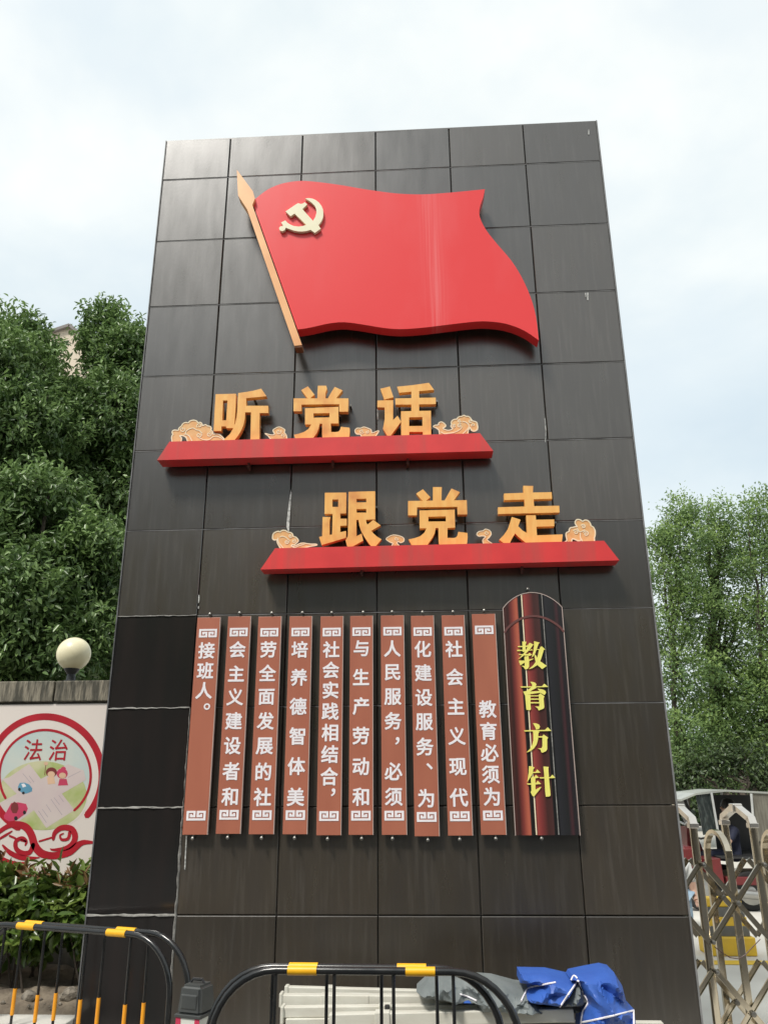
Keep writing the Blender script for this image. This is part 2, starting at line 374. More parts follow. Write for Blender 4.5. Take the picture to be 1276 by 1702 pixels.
for r in range(12):
    for c in range(6):
        blk = c == 0 and r >= 7
        o = tile(colx[c], colx[c+1], rowz[r+1], rowz[r], 'black' if blk else 'tile')
        if blk: o['label'] = 'polished black granite tile with pale mortar edges'
    for sgn in (-1, 1):
        xx = XL if sgn < 0 else XR
        tile(.03, YB-.03, rowz[r+1], rowz[r], 'tile', rz=R(-90 if sgn < 0 else 90), loc=(xx, (YB)/2, (rowz[r]+rowz[r+1])/2))
# cap
cp = MB().box(XL, XR, 0, YB, ZT-.012, ZT).build('coping_slab', 'tile'); world_child(cp, pil)
ed = MB().box(XR-.004, XR+.006, -.006, .03, 0, ZT).build('corner_trim', mat('weathered_corner_trim', (.22, .22, .22), .5, c2=(.13, .13, .13), scale=6)); world_child(ed, pil)
ed = MB().box(XL-.006, XL+.002, -.004, .03, 0, ZT).build('corner_trim', mat('pale_corner_trim', (.16, .16, .165), .5, c2=(.06, .06, .06), scale=6)); world_child(ed, pil)
M['bead'] = mat('light_joint_bead', (.26, .26, .26), .6, c2=(.09, .09, .09), scale=6)
for i_ in range(1, 9):
    x_a = XL+.004 if i_ < 7 else .004
    bd_ = MB().box(x_a, XR-.004, .0005, .012, rowz[i_]-.0032, rowz[i_]+.0008).build('joint_bead', 'bead'); world_child(bd_, pil)
# rough mortar beads round the black tiles
def bead(pts, w, name='mortar_bead', m='mortar', y=-.004):
    mb = MB(); P = []
    for (a, b) in zip(pts[:-1], pts[1:]):
        n = max(2, int((Vector(b)-Vector(a)).length/.03))
        for k in range(n): P.append(Vector(a).lerp(Vector(b), k/n))
    P.append(Vector(pts[-1]))
    P3 = [Vector((p.x+random.uniform(-.0025, .0025), y+.002, p.y+random.uniform(-.0025, .0025))) for p in P]
    mb.tube(P3, [w*random.uniform(.55, 1.35)/2 for _ in P3], seg=6, flat=.5)
    o = mb.build(name, m, smooth=True); world_child(o, pil); return o
for r, w in ((7, .008), (8, .012), (9, .014), (10, .017)):
    bead([(XL+.003, rowz[r]), (-.003, rowz[r])], w)
bead([(-.002, rowz[8]), (-.001, rowz[9])], .010); bead([(-.002, rowz[9]), (-.001, rowz[10])], .018); bead([(-.001, rowz[10]), (0, rowz[11]-.1)], .016)
# white filler in cracked joints
def smear(poly, o_, s_):
    q = TR(poly, o_, s_, .003); o = plate('filler_streak', [q], [], -.0045, 0, 'white_crack'); world_child(o, pil)
smear([(1003, 757), (1009, 775), (1003, 860), (996, 975), (996, 1000), (988, 1003), (978, 975), (985, 900)], (200, 600), 3.544)
smear([(598, 115), (606, 115), (604, 160), (596, 172), (597, 150)], (180, 960), 3.9875)
smear([(596, 190), (602, 190), (601, 206), (595, 206)], (180, 960), 3.9875)
smear([(1040, 850), (1046, 850), (1046, 885), (1041, 885)], (600, 180), 2.774)
smear([(1031, 851), (1036, 851), (1037, 872), (1033, 872)], (600, 180), 2.774)
smear([(306, 285), (311, 285), (312, 345), (308, 345)], (540, 600), 3.544)
smear([(125, 30), (131, 30), (122, 210), (116, 205), (121, 110)], (270, 1380), 3.19)
smear([(146, 780), (152, 800), (158, 900), (152, 1015), (148, 1015), (152, 920), (140, 790)], (880, 560), 5.8)
smear([(1046, 97), (1050, 97), (1050, 122), (1046, 122)], (600, 180), 2.774)

# ================================================================ FLAG
flag_px = [(419.3,335.2),(430,326),(445.3,314.8),(465.7,306),(487.6,301.6),(507,300.7),(531.5,302.9),(569,308),(600,313.5),(636,318.8),(665,322),(701,323.1),(737,321),(773,317.7),(805.5,314.5),
  (802.6,327.8),(797,345),(797,360.3),(807.3,381.9),(827.1,407.1),(848.7,432.3),(866.8,461.2),(881.2,493.6),(890.2,526),(894.9,565.7),
  (874,551.3),(852.3,541.6),(830.7,536.2),(801.9,534),(773,536.2),(737,540.5),(701,544.8),(664.9,547),(636,544.8),(604,539.5),(572.3,535.5),(547.2,537.5),(522,543),(506.5,546.1),(494.5,547.4)]
fl2 = smoothline([P2(x, y, .16) for x, y in flag_px[:15]], 3)+smoothline([P2(x, y, .16) for x, y in flag_px[14:25]], 3)[1:]+smoothline([P2(x, y, .16) for x, y in flag_px[24:]], 3)[1:]
flag = plate('red_flag', [fl2], [], -.16, -.06, 'flag')
tag(flag, 'large red metal flag mounted high on the dark pillar', 'flag relief')
# a pale washed-out band where rain runs down the flag
fm = M['flag']; n, l = fm.node_tree.nodes, fm.node_tree.links; pb = n['Principled BSDF']
old = pb.inputs['Base Color'].links[0].from_socket
g = n.new('ShaderNodeNewGeometry'); sx = n.new('ShaderNodeSeparateXYZ'); l.new(g.outputs['Position'], sx.inputs[0])
ax_, az_ = P2(712, 335, .16); bx_, bz_ = P2(729, 540, .16)
def mth(op, a, b=None, clamp=False):
    q = n.new('ShaderNodeMath'); q.operation = op; q.use_clamp = clamp
    for i, v in enumerate((a, b)):
        if v is None: continue
        if isinstance(v, (int, float)): q.inputs[i].default_value = v
        else: l.new(v, q.inputs[i])
    return q.outputs[0]
xc_ = mth('ADD', mth('MULTIPLY', mth('SUBTRACT', sx.outputs[2], az_), (bx_-ax_)/(bz_-az_)), ax_)
dd = mth('DIVIDE', mth('ABSOLUTE', mth('SUBTRACT', sx.outputs[0], xc_)), .10)
msk = mth('SUBTRACT', 1.0, dd, True)
mpn = n.new('ShaderNodeMapping'); mpn.inputs['Scale'].default_value = (30, 1, .5); l.new(g.outputs['Position'], mpn.inputs[0])
tn = n.new('ShaderNodeTexNoise'); tn.inputs['Scale'].default_value = 2.2; tn.inputs['Detail'].default_value = 4; l.new(mpn.outputs[0], tn.inputs['Vector'])
st_ = mth('MULTIPLY', mth('SUBTRACT', tn.outputs[0], .36), 3.0, True)
fa = mth('MULTIPLY', mth('MULTIPLY', msk, st_), .75, True)
q = n.new('ShaderNodeMix'); q.data_type = 'RGBA'; l.new(fa, q.inputs[0]); l.new(old, q.inputs[6]); q.inputs[7].default_value = (.84, .17, .17, 1); l.new(q.outputs[2], pb.inputs['Base Color'])
pol = [(393.6,281.9),(420.3,317.9),(423.6,330.5),(419.3,340.5),(501.8,573.4),(489.2,574.6),(410.8,347.7),(395.8,324.8)]
pole = plate('flag_pole', [[P2(x, y, .19) for x, y in pol]], [], -.19, -.10, 'pole')
tag(pole, 'slanted orange flag pole with spear tip along the red flag', 'flag pole')
b0 = P2(489.4, 574.6, .19); b1 = P2(501.6, 573.6, .19)
MB().box(b0[0]+.001, b1[0]-.001, -.186, -.104, b0[1]-.012, b0[1]-.001).build('pole_end_cap', 'wood', pole)
emb = [(665,125),(740,118),(820,128),(900,165),(960,215),(1010,280),(1040,350),(1050,430),(1045,520),(1015,600),(980,650),(945,690),(995,765),(870,855),(780,790),(700,815),(620,825),(520,825),(430,808),(340,775),(255,745),
  (232,795),(180,820),(128,800),(110,757),(135,720),(190,708),(195,690),(155,635),(245,590),(290,640),(350,680),(430,710),(530,722),(620,708),(690,685),(440,445),(355,500),(250,400),(470,250),(515,225),(570,240),(610,235),(655,205),(710,250),(605,350),(830,600),(880,520),(905,430),(900,350),(870,280),(800,210),(730,160)]
tag(plate('hammer_sickle_emblem', [TR(emb, (455, 320), 12.76, .185)], [], -.185, -.161, 'emblem'), 'cream hammer and sickle emblem on the upper left of the red flag', 'emblem')

# ================================================================ RED SHELVES, GOLD CHARACTERS, CLOUDS
def shelf(q, label, brk):
    pts = [P2(x, y, .15) for x, y in q]
    o = plate('red_shelf', [pts], [], -.15, -.02, 'bar'); tag(o, label, 'shelf bar', 'red bars under the gold slogans')
    for bx, by in brk:
        a = P2(bx, by, .05); mb = MB().box(a[0]-.006, a[0]+.006, -.06, 0, a[1]-.03, a[1]+.06); mb.lathe([(.011, -.066), (.011, -.058)], (a[0], 0, a[1]-.018), 8, 'y')
        mb.build('bracket', 'rustbolt', o)
    return o
shelf([(281.8,734),(797.3,719.9),(819.3,749.5),(261.2,764.8)], 'upper red shelf bar under the first line of gold characters', ((413.5, 772), (677.5, 766), (553, 768)))
shelf([(457.3,911.2),(1003.2,898.7),(1028.8,931.3),(432.8,946.5)], 'lower red shelf bar under the second line of gold characters', ((601, 948), (867, 944)))
G = 'gold metal characters on the red bars'
def char(polys, holes, o_, s_, label, pegs):
    OUT = [TR(p, o_, s_, .10) for p in polys]; H = [TR(p, o_, s_, .10) for p in holes]
    o = plate('gold_character', OUT, H, -.10, -.055, 'gold'); tag(o, label, 'metal character', G)
    for x, y in pegs:
        a = P2(o_[0]+x/s_, o_[1]+y/s_, .05)
        MB().box(a[0]-.007, a[0]+.007, -.06, 0, a[1]-.007, a[1]+.007).build('mounting_peg', 'bolt', o)
    return o
char([[(158,292),(548,282),(540,560),(512,945),(360,945),(358,912),(270,912),(266,1000),(118,1000),(135,640)],
      [(592,270),(740,250),(880,225),(1035,185),(1135,330),(940,350),(745,368),(745,515),(1170,515),(1170,655),(1005,655),(1000,900),(1000,1215),(825,1215),(838,640),(725,640),(720,760),(695,880),(650,990),(590,1090),(500,1200),(330,1200),(325,1160),(430,1060),(490,960),(530,860),(560,740),(575,600),(580,450)]],
     [[(298,412),(385,412),(360,795),(285,795)]], (345, 630), 11.6, 'first gold character of the upper slogan line, with a rusty patch on its right arm', ((905, 400), (700, 960), (1025, 935), (440, 620)))
char([[(238,212),(368,140),(495,300),(430,350),(400,390),(345,352)], [(560,128),(722,128),(735,185),(705,270),(700,400),(548,400),(552,250)], [(885,150),(1035,218),(915,365),(900,400),(755,400),(755,365),(815,260)],
      [(92,372),(1148,372),(1140,628),(970,628),(970,485),(700,485),(245,492),(245,620),(90,620)],
      [(312,562),(955,535),(955,855),(808,855),(812,1020),(900,1022),(960,1012),(990,970),(1003,920),(1170,938),(1175,1000),(1165,1100),(1145,1175),(1050,1185),(700,1185),(650,1165),(640,1060),(642,860),(595,860),(575,950),(540,1040),(480,1120),(430,1190),(280,1190),(140,1190),(100,1075),(200,1052),(300,1015),(375,965),(415,905),(430,875),(312,875)]],
     [[(475,660),(785,655),(782,738),(478,745)]], (480, 630), 11.6, 'second gold character of the upper line, with three strokes like a crown', ((1185, 520), (980, 720), (180, 640)))
char([[(138,245),(322,200),(392,408),(215,452)], [(82,472),(385,465),(382,850),(470,765),(538,880),(300,1200),(188,1015),(222,830),(222,605),(80,602)],
      [(460,205),(760,175),(1075,130),(1172,265),(885,290),(885,420),(1205,415),(1208,540),(885,545),(885,672),(1112,668),(1118,1195),(958,1195),(955,1075),(695,1075),(695,1200),(540,1200),(535,680),(735,675),(735,548),(430,550),(425,432),(735,425),(735,300),(500,322)]],
     [[(692,795),(948,790),(948,962),(692,965)]], (620, 625), 11.6, 'third gold character of the upper line, beside the large cloud at its end', ((505, 590), (1225, 490), (1130, 1020)))
char([[(172,162),(585,158),(580,560),(468,562),(468,662),(592,662),(592,795),(468,800),(465,925),(580,898),(578,1030),(110,1170),(60,1015),(120,1000),(128,628),(280,630),(262,700),(260,975),(312,965),(322,568),(165,568)],
      [(628,145),(1140,132),(1140,675),(965,682),(970,730),(990,778),(1105,685),(1245,790),(1065,895),(1110,950),(1180,1010),(1262,1060),(1150,1195),(1100,1235),(1010,1130),(930,1010),(870,900),(835,790),(820,685),(780,685),(780,1000),(880,950),(910,1085),(640,1235),(600,1190),(570,1080),(615,1000)]],
     [[(316,292),(430,292),(428,435),(316,435)], [(782,280),(970,275),(970,345),(782,348)], [(782,475),(970,472),(970,545),(782,545)]], (525, 805), 11.6,
     'first gold character of the lower slogan line, the widest one, with boxed left half', ((1165, 445), (505, 1100), (270, 1160), (895, 1140)))
char([[(248,235),(378,152),(520,305),(450,365),(420,400),(360,365)], [(570,110),(742,110),(738,240),(735,400),(570,400)], [(928,138),(1090,208),(970,370),(950,400),(795,400),(795,370),(850,270)],
      [(92,378),(1222,362),(1232,638),(1045,638),(1040,490),(265,500),(262,655),(92,655)],
      [(312,562),(990,545),(998,892),(850,900),(850,1090),(960,1092),(1010,1085),(1040,1050),(1058,972),(1235,995),(1240,1080),(1230,1180),(1200,1260),(1080,1270),(740,1270),(695,1250),(680,1150),(675,900),(622,900),(605,1000),(560,1090),(500,1170),(440,1270),(330,1275),(185,1275),(100,1120),(220,1095),(330,1055),(410,985),(445,905),(315,905)]],
     [[(483,682),(820,675),(820,772),(483,775)]], (670, 800), 11.6, 'middle gold character of the lower line, with three strokes like a crown', ((195, 700), (1010, 770), (440, 530), (860, 525)))
char([[(512,85),(702,88),(698,215),(1060,208),(1068,335),(710,345),(722,478),(1205,470),(1212,600),(30,630),(25,500),(545,485),(530,350),(145,362),(140,235),(525,220)],
      [(290,685),(460,740),(415,865),(500,950),(592,1000),(568,655),(752,655),(758,740),(1108,735),(1110,865),(765,875),(778,1040),(1272,1022),(1248,1235),(620,1230),(520,1150),(430,1080),(355,1005),(290,1110),(235,1235),(150,1200),(50,1125),(140,1030),(210,930),(250,820)]],
     [], (825, 800), 11.6, 'last gold character of the lower line, with two long crossbars', ((205, 670), (825, 640), (1130, 800), (445, 1140)))
GC = 'flat cloud ornaments on the red bars'
def cloud(outl, lines, o_, s_, label, w=.010, sp=()):
    ol = smoothline(outl, 3, True); L = [smoothline(l, 3) for l in lines]+[spiral(*q) for q in sp]
    o = plate('cloud_ornament', [TR(ol, o_, s_, .085)], [], -.085, -.075, 'cloud'); tag(o, label, 'cloud ornament', GC)
    rb = ribbon(TR(ol, o_, s_, .0875), w, True)
    plate('cloud_outline', rb, [], -.0875, -.0852, 'cream', o)
    for l in L: plate('cloud_swirl', ribbon(TR(l, o_, s_, .0875), w*.8), [], -.0876, -.0852, 'cream', o)
    return o
cloud([(140,595),(112,520),(115,460),(135,430),(120,395),(130,360),(170,345),(240,350),(250,310),(300,265),(330,220),(380,200),(430,205),(465,170),(530,155),(590,170),(620,205),(660,195),(695,225),(710,260),(760,240),(800,265),(850,275),(875,310),(865,345),(900,375),(910,425),(960,420),(1020,430),(1070,465),(1150,550),(1150,590),(880,590),(700,595),(500,595),(430,590),(390,490),(330,455),(265,455),(300,500),(290,560),(265,595)],
  [[(390,420),(380,380),(430,335),(520,305),(580,340),(640,355),(690,400)],[(640,490),(720,530),(830,530),(900,480),(980,465),(1060,500),(1120,545)],[(350,425),(420,440),(460,480),(500,550)]],
  (276, 685), 11.6, 'largest cloud ornament, at the left end of the upper red bar', .0085, [(645,265,52,2.6,1.1,1),(635,440,55,-.6,1.2,1),(830,425,56,-1.2,1.2,1),(315,330,56,-.4,1.1,1)])
cloud([(70,410),(110,380),(190,370),(195,330),(250,300),(310,325),(355,370),(355,410),(300,450),(350,485),(430,500),(520,470),(500,430),(480,400),(500,360),(490,310),(520,265),(580,238),(625,235),(640,205),(690,175),(740,170),(790,145),(840,170),(890,170),(940,205),(960,240),(1000,280),(1050,290),(1095,320),(1105,370),(1115,430),(1095,490),(1020,520),(960,490),(930,430),(890,500),(820,630),(270,635),(205,500),(130,440)],
  [[(250,540),(330,580),(430,570),(560,550),(700,480),(740,420)],[(740,600),(850,500),(905,420),(900,370),(840,310),(760,290)]],
  (715, 680), 14.18, 'large cloud ornament at the right end of the upper red bar', .008, [(690,390,52,-1,1.2,-1),(560,400,42,-1,1.1,-1),(680,270,42,.5,1,1),(940,280,44,1,1,1),(1010,380,45,2.6,.8,1)])
cloud([(120,930),(180,945),(210,935),(195,900),(230,875),(255,868),(280,875),(310,895),(305,920),(325,950),(320,1005),(200,1005),(150,955)], [], (420, 560), 5.8,
  'small cloud ornament between the first and second upper gold characters', .007, [(250,915,26,-.5,1.1,1),(288,950,20,1,1,-1)])
cloud([(985,905),(1005,880),(1040,880),(1070,868),(1110,880),(1140,895),(1150,925),(1205,905),(1210,918),(1160,975),(1060,985),(1040,940),(1000,935)], [], (420, 560), 5.8,
  'small cloud ornament between the second and third upper gold characters', .007, [(1050,910,22,.5,1.1,1),(1102,915,18,-1,1,1)])
cloud([(230,290),(240,230),(280,190),(350,165),(390,180),(430,148),(500,150),(550,180),(600,190),(650,220),(670,275),(720,290),(760,330),(775,370),(730,420),(690,450),(640,455),(640,490),(720,470),(800,430),(880,415),(970,430),(1060,440),(1150,440),(1160,460),(1000,490),(880,530),(780,590),(460,590),(370,480),(330,400),(320,345),(270,350),(235,330)],
  [[(340,310),(360,400),(420,480),(470,540)],[(390,290),(430,270),(500,290),(550,330),(590,370)],[(620,480),(700,510),(800,470),(900,445)]],
  (435, 870), 12.76, 'cloud ornament with a long tail at the left end of the lower red bar', .008, [(530,390,50,-.6,1.2,1),(680,370,46,-1,1.1,1),(610,262,40,.6,1,1)])
cloud([(200,740),(265,690),(250,600),(240,530),(260,480),(320,450),(330,390),(370,350),(430,345),(480,325),(535,320),(490,250),(490,180),(540,135),(620,145),(680,180),(740,150),(820,165),(880,230),(905,300),(960,335),(1000,400),(1015,470),(1010,560),(990,620),(970,760),(700,765),(655,660),(600,705),(540,690),(450,650),(400,660),(375,760),(260,765)],
  [[(535,370),(590,450),(620,460),(740,410)],[(620,500),(620,600),(650,670)]],
  (925, 855), 15.95, 'upright cloud ornament at the right end of the lower red bar', .0085, [(700,320,62,3.6,1.2,1),(500,470,70,3.8,1.2,1),(770,510,78,3.6,1.3,1)])
cloud([(360,1050),(375,1035),(400,1025),(430,1028),(460,1040),(465,1060),(445,1070),(430,1062),(425,1075),(440,1095),(390,1098),(400,1075),(385,1068)], [], (540, 600), 3.544,
  'small mushroom shaped cloud ornament between the first and middle lower gold characters', .006, [(420,1046,12,0,1,1)])
cloud([(893,1020),(905,1005),(930,1000),(945,990),(970,1000),(978,1020),(965,1040),(955,1055),(990,1082),(940,1082),(928,1055),(945,1035),(925,1030),(905,1032)], [], (540, 600), 3.544,
  'small curling cloud ornament between the middle and last lower gold characters', .006, [(950,1012,12,0,1,1)])

# ================================================================ TERRACOTTA BOARDS WITH WHITE TEXT
def bolt(a, parent, up=1):
    mb = MB().tube([(a[0], 0, a[1]), (a[0], -.052, a[1])], .0045, 6)
    mb.lathe([(.002, -.062), (.010, -.058), (.011, -.052), (.008, -.046)], (a[0], 0, a[1]), 10, 'y')
    mb.box(a[0]-.004, a[0]+.004, -.046, -.040, min(a[1], a[1]-.03*up), max(a[1], a[1]-.03*up))
    return mb.build('bolt', 'bolt', parent)
BD = [  # corners tl, tr, bl, br ; (char, y in the o/s zoom)
 ((328.8,1026.3),(367.6,1026.3),(302.9,1387.5),(344.1,1387.5), [('接',345),('班',488),('人',628),('。',742)], 'three characters and a full stop, at the far left'),
 ((380.5,1024.7),(418.1,1024.2),(357.5,1386.1),(398.9,1386.1), [('会',338),('主',508),('义',673),('建',843),('设',1018),('者',1198),('和',1378)], None),
 ((430.4,1024.7),(469.2,1024.7),(412.7,1386.8),(453.9,1386.8), [('劳',338),('全',503),('面',673),('发',843),('展',1020),('的',1200),('社',1380)], None),
 ((482.8,1024.2),(520.4,1024.2),(468,1386.8),(509.1,1386.8), [('培',338),('养',535),('德',740),('智',950),('体',1163),('美',1380)], None),
 ((535,1024.2),(572.9,1024.2),(523.2,1388.4),(564.4,1388.4), [('社',338),('会',483),('实',625),('践',775),('相',925),('结',1078),('合',1235),('，',1348)], None),
 ((582.9,1023.5),(621,1023.5),(578.2,1387.8),(618.6,1387.8), [('与',330),('生',533),('产',738),('劳',948),('动',1165),('和',1380)], None),
 ((633.5,1022.8),(671.8,1022.8),(633.5,1387.8),(675.3,1387.8), [('人',332),('民',500),('服',672),('务',843),('，',985),('必',1200),('须',1380)], None),
 ((682.8,1023.3),(720.4,1023.3),(688.7,1390.1),(730.5,1390.1), [('化',335),('建',503),('设',678),('服',850),('务',1025),('、',1165),('为',1390)], None),
 ((732.9,1022.6),(770.9,1022.6),(745.1,1389),(786.2,1389), [('社',335),('会',533),('主',740),('义',950),('现',1168),('代',1385)], None),
 ((782.7,1020.4),(821.9,1020.4),(800.3,1387.8),(842.1,1387.8), [('教',760),('育',915),('必',1068),('须',1222),('为',1378)], None)]
BLAB = ['leftmost brown text board, mostly blank below three characters', 'second brown text board from the left, seven white characters', 'third brown text board from the left, seven white characters',
 'fourth brown text board from the left, six widely spaced characters', 'fifth brown text board from the left, seven close characters and a comma', 'sixth brown text board from the left, six white characters starting with a short one',
 'seventh brown text board from the left, with a comma in its middle', 'eighth brown text board from the left, with a small dot mark near its foot', 'ninth brown text board from the left, six white characters',
 'tenth brown text board, blank in its upper part, beside the bamboo style panel']
def key(mb, cx, cz, w, h, flip):
    # meander ornament: white block with incised lines; drawn on a 17 x 9 grid
    rows = ["#################", "#################", "##.............##", "##.####.#.####.##", "##.####.#.####.##", "##.#..#.#.#..#.##", "##....#.#.#....##", "#######...#######", "#######...#######"]
    rows = ["#################", "#################", "##.............##", "##.#####.#####.##", "##.#####.#####.##", "##.##.##.##.##.##", "##....##.##....##", "########.########", "########.########"]
    n = 17; m = len(rows)
    for j, rw in enumerate(rows):
        i = 0
        while i < n:
            if rw[i] == '#':
                k = i
                while k < n and rw[k] == '#': k += 1
                x0 = cx-w/2+i*w/n; x1 = cx-w/2+k*w/n; zt = cz+h/2-j*h/m; zb = zt-h/m
                if flip: zt, zb = 2*cz-zb, 2*cz-zt
                mb.append([(x0, zb), (x1, zb), (x1, zt), (x0, zt)]); i = k
            else: i += 1
for bi, (tl, tr, bl, br, chars, _) in enumerate(BD):
    off = .05; y = -off
    a, b, c, d = [P2(*q, off) for q in (tl, tr, bl, br)]
    x0 = (a[0]+c[0])/2; x1 = (b[0]+d[0])/2; zt = (a[1]+b[1])/2; zb = (c[1]+d[1])/2; xc = (x0+x1)/2; sk = ((b[0]+a[0])-(c[0]+d[0]))/2
    o = MB().box(x0, x1, y, y+.022, zb, zt, .0015).build('text_board', 'board'); tag(o, BLAB[bi], 'text board', 'brown boards with white characters')
    MB().box(x1-.0035, x1+.0008, y-.0008, y+.02, zb, zt).build('edge_strip', 'edge', o)
    oo, ss = ((290, 1000), 4.253) if bi < 5 else ((570, 1000), 4.255)
    mb = MB()
    for ch, yy in chars:
        px = (tl[0]+tr[0])/2+((bl[0]+br[0])/2-(tl[0]+tr[0])/2)*((oo[1]+yy/ss)-1024)/364
        z = P2(px, oo[1]+yy/ss, off)[1]; dx = 0; w = .024
        if ch in '，。、': dx = .026; w = .012
        mb = MB(); put_text(mb, ch, xc+dx-.002, z, .110 if ch not in '，。、' else .125, y-.002, y+.001, w); mb.build('printed_character', 'white', o)
    q = []; key(q, xc, zt-.104, .118, .055, False); plate('key_pattern', q, [], y-.002, y+.001, 'white', o)
    q = []; key(q, xc, zb+.108, .118, .055, True); plate('key_pattern', q, [], y-.002, y+.001, 'white', o)
    bolt((xc+random.uniform(-.006, .012), zt+.021), o, 1); bolt((xc+random.uniform(-.012, .012), zb-.021), o, -1)

# ================================================================ BAMBOO STYLE PANEL
pts = {k: P2(*v, .06) for k, v in dict(lt=(834.1,1010), ap=(881.9,984.9), rt=(932.7,1010.5), bl=(857.6,1388.4), br=(964.3,1388.4)).items()}
x0 = (pts['lt'][0]+pts['bl'][0])/2; x1 = (pts['rt'][0]+pts['br'][0])/2; zt = (pts['lt'][1]+pts['rt'][1])/2; zb = pts['bl'][1]; rise = pts['ap'][1]-zt; pw = x1-x0
pm = bpy.data.materials.new('printed_bamboo_tubes'); pm.use_nodes = True; n, l = pm.node_tree.nodes, pm.node_tree.links
b = n['Principled BSDF']; b.inputs['Roughness'].default_value = .35
g = n.new('ShaderNodeNewGeometry'); sx = n.new('ShaderNodeSeparateXYZ'); l.new(g.outputs['Position'], sx.inputs[0])
mr = n.new('ShaderNodeMapRange'); mr.inputs[1].default_value = x0; mr.inputs[2].default_value = x1; l.new(sx.outputs[0], mr.inputs[0])
rr = ramp(n, [(0, (.07,.022,.018)), (.08, (.035,.014,.012)), (.14, (.18,.035,.03)), (.22, (.44,.11,.065)), (.25, (.34,.09,.06)), (.255, (.012,.011,.010)), (.325, (.012,.011,.010)), (.33, (.030,.022,.018)),
  (.36, (.30,.055,.045)), (.42, (.20,.035,.033)), (.52, (.055,.020,.018)), (.61, (.065,.026,.024)), (.615, (.010,.010,.010)), (.70, (.012,.012,.014)), (.72, (.022,.022,.026)), (.85, (.016,.016,.017)), (.90, (.055,.022,.026)), (.94, (.016,.014,.016)), (1, (.030,.026,.028))])
l.new(mr.outputs[0], rr.inputs[0]); l.new(rr.outputs[0], b.inputs['Base Color'])
arc = [(x0+pw*t, zt+rise*(1-(2*t-1)**2)**.9) for t in [i/20 for i in range(21)]]
pan = plate('bamboo_style_panel', [[(x0, zb), (x1, zb)]+arc[::-1]], [], -.06, -.035, pm)
tag(pan, 'arched dark red panel with yellow characters, printed like bamboo tubes', 'title panel')
plate('edge_trim', ribbon([(x0, zb)]+arc+[(x1, zb)], .005), [], -.0625, -.0605, 'edge', pan)
for u, ww in ((.327, .007), (.672, .0055)):
    xx = x0+pw*u; tz = zt+rise*(1-(2*u-1)**2)**.9-.003
    plate('white_line', [[(xx-ww/2, zb+.002), (xx+ww/2, zb+.002), (xx+ww/2, tz), (xx-ww/2, tz)]], [], -.0618, -.0602, 'cream' if u < .5 else 'mortar', pan)
plate('printed_band', ribbon([(a+(.004 if i == 0 else -.004 if i == 20 else 0), c-.155) for i, (a, c) in enumerate(arc)], .014), [], -.0635, -.0603, mat('panel_band', (.14, .055, .05), .4), pan)
def serif(polys, o_, s_): plate('yellow_character', [TR(p, o_, s_, .067) for p in polys], [], -.067, -.0605, 'yellow', pan)
serif([[(360,258),(468,265),(450,345),(452,530),(370,530)],[(555,290),(655,340),(560,470),(470,560),(390,640),(250,735),(380,590),(470,470),(520,340)],
 [(245,380),(480,372),(485,345),(520,400),(245,408)],[(225,480),(580,480),(600,455),(640,492),(225,514)],[(275,595),(520,590),(545,555),(615,605),(560,640),(275,615)],
 [(415,665),(525,640),(540,780),(540,930),(500,985),(440,1000),(395,940),(330,900),(425,905),(420,760)],[(265,765),(420,765),(655,708),(640,735),(500,790),(400,830),(310,890)],
 [(670,250),(825,290),(790,320),(740,470),(690,600),(610,685),(655,520),(675,350)],
 [(745,458),(820,465),(840,400),(880,388),(970,475),(925,475),(915,530),(880,640),(850,740),(830,780),(1010,905),(885,990),(760,880),(640,960),(525,995),(640,900),(715,800),(680,640),(700,600),(755,690),(790,560),(800,482),(745,476)]], (845, 1050), 15.95)
serif([[(490,130),(560,135),(620,155),(655,200),(630,260),(545,260),(540,200)],[(230,255),(800,250),(865,180),(970,268),(250,285)],
 [(540,265),(665,285),(560,340),(480,388),(740,375),(680,310),(820,335),(890,370),(910,420),(870,480),(750,420),(440,465),(350,490),(305,390),(380,378),(460,320)],
 [(355,470),(495,470),(495,700),(510,860),(480,885),(390,870)],[(480,493),(722,490),(722,515),(480,518)],[(480,575),(735,575),(735,605),(480,605)],[(480,670),(745,670),(745,702),(480,702)],
 [(715,475),(755,435),(865,515),(845,570),(862,800),(845,840),(715,892),(690,840),(620,785),(730,785),(735,740)]], (850, 1125), 15.95)
serif([[(482,190),(560,195),(640,225),(670,280),(645,345),(565,360),(545,300)],[(250,380),(800,370),(875,300),(970,397),(260,412)],
 [(480,402),(630,400),(655,425),(625,460),(618,620),(580,760),(500,870),(400,940),(310,970),(400,880),(460,780),(495,650),(495,480)],
 [(612,538),(735,535),(765,492),(885,572),(858,620),(860,880),(830,930),(740,975),(705,960),(680,890),(610,865),(715,850),(735,800),(732,572),(612,570)]], (855, 1190), 15.95)
serif([[(300,215),(345,215),(448,250),(410,300),(400,366),(480,365),(515,300),(605,387),(395,398),(365,470),(250,635),(265,580),(290,400)],
 [(370,500),(445,495),(485,445),(560,518),(465,538),(470,840),(610,765),(625,775),(440,1010),(400,1015),(340,905),(365,860),(350,540)],
 [(240,672),(480,668),(530,600),(620,687),(470,700),(260,707)],[(680,222),(825,235),(810,270),(830,560),(870,985),(845,1015),(745,1025),(730,900),(700,400)],
 [(565,508),(860,508),(920,442),(995,527),(600,543)]], (860, 1260), 15.95)
a = P2(877, 980, .06); bolt((a[0], a[1]+.004), pan, 1); a = P2(900, 1394, .06); bolt(a, pan, -1)

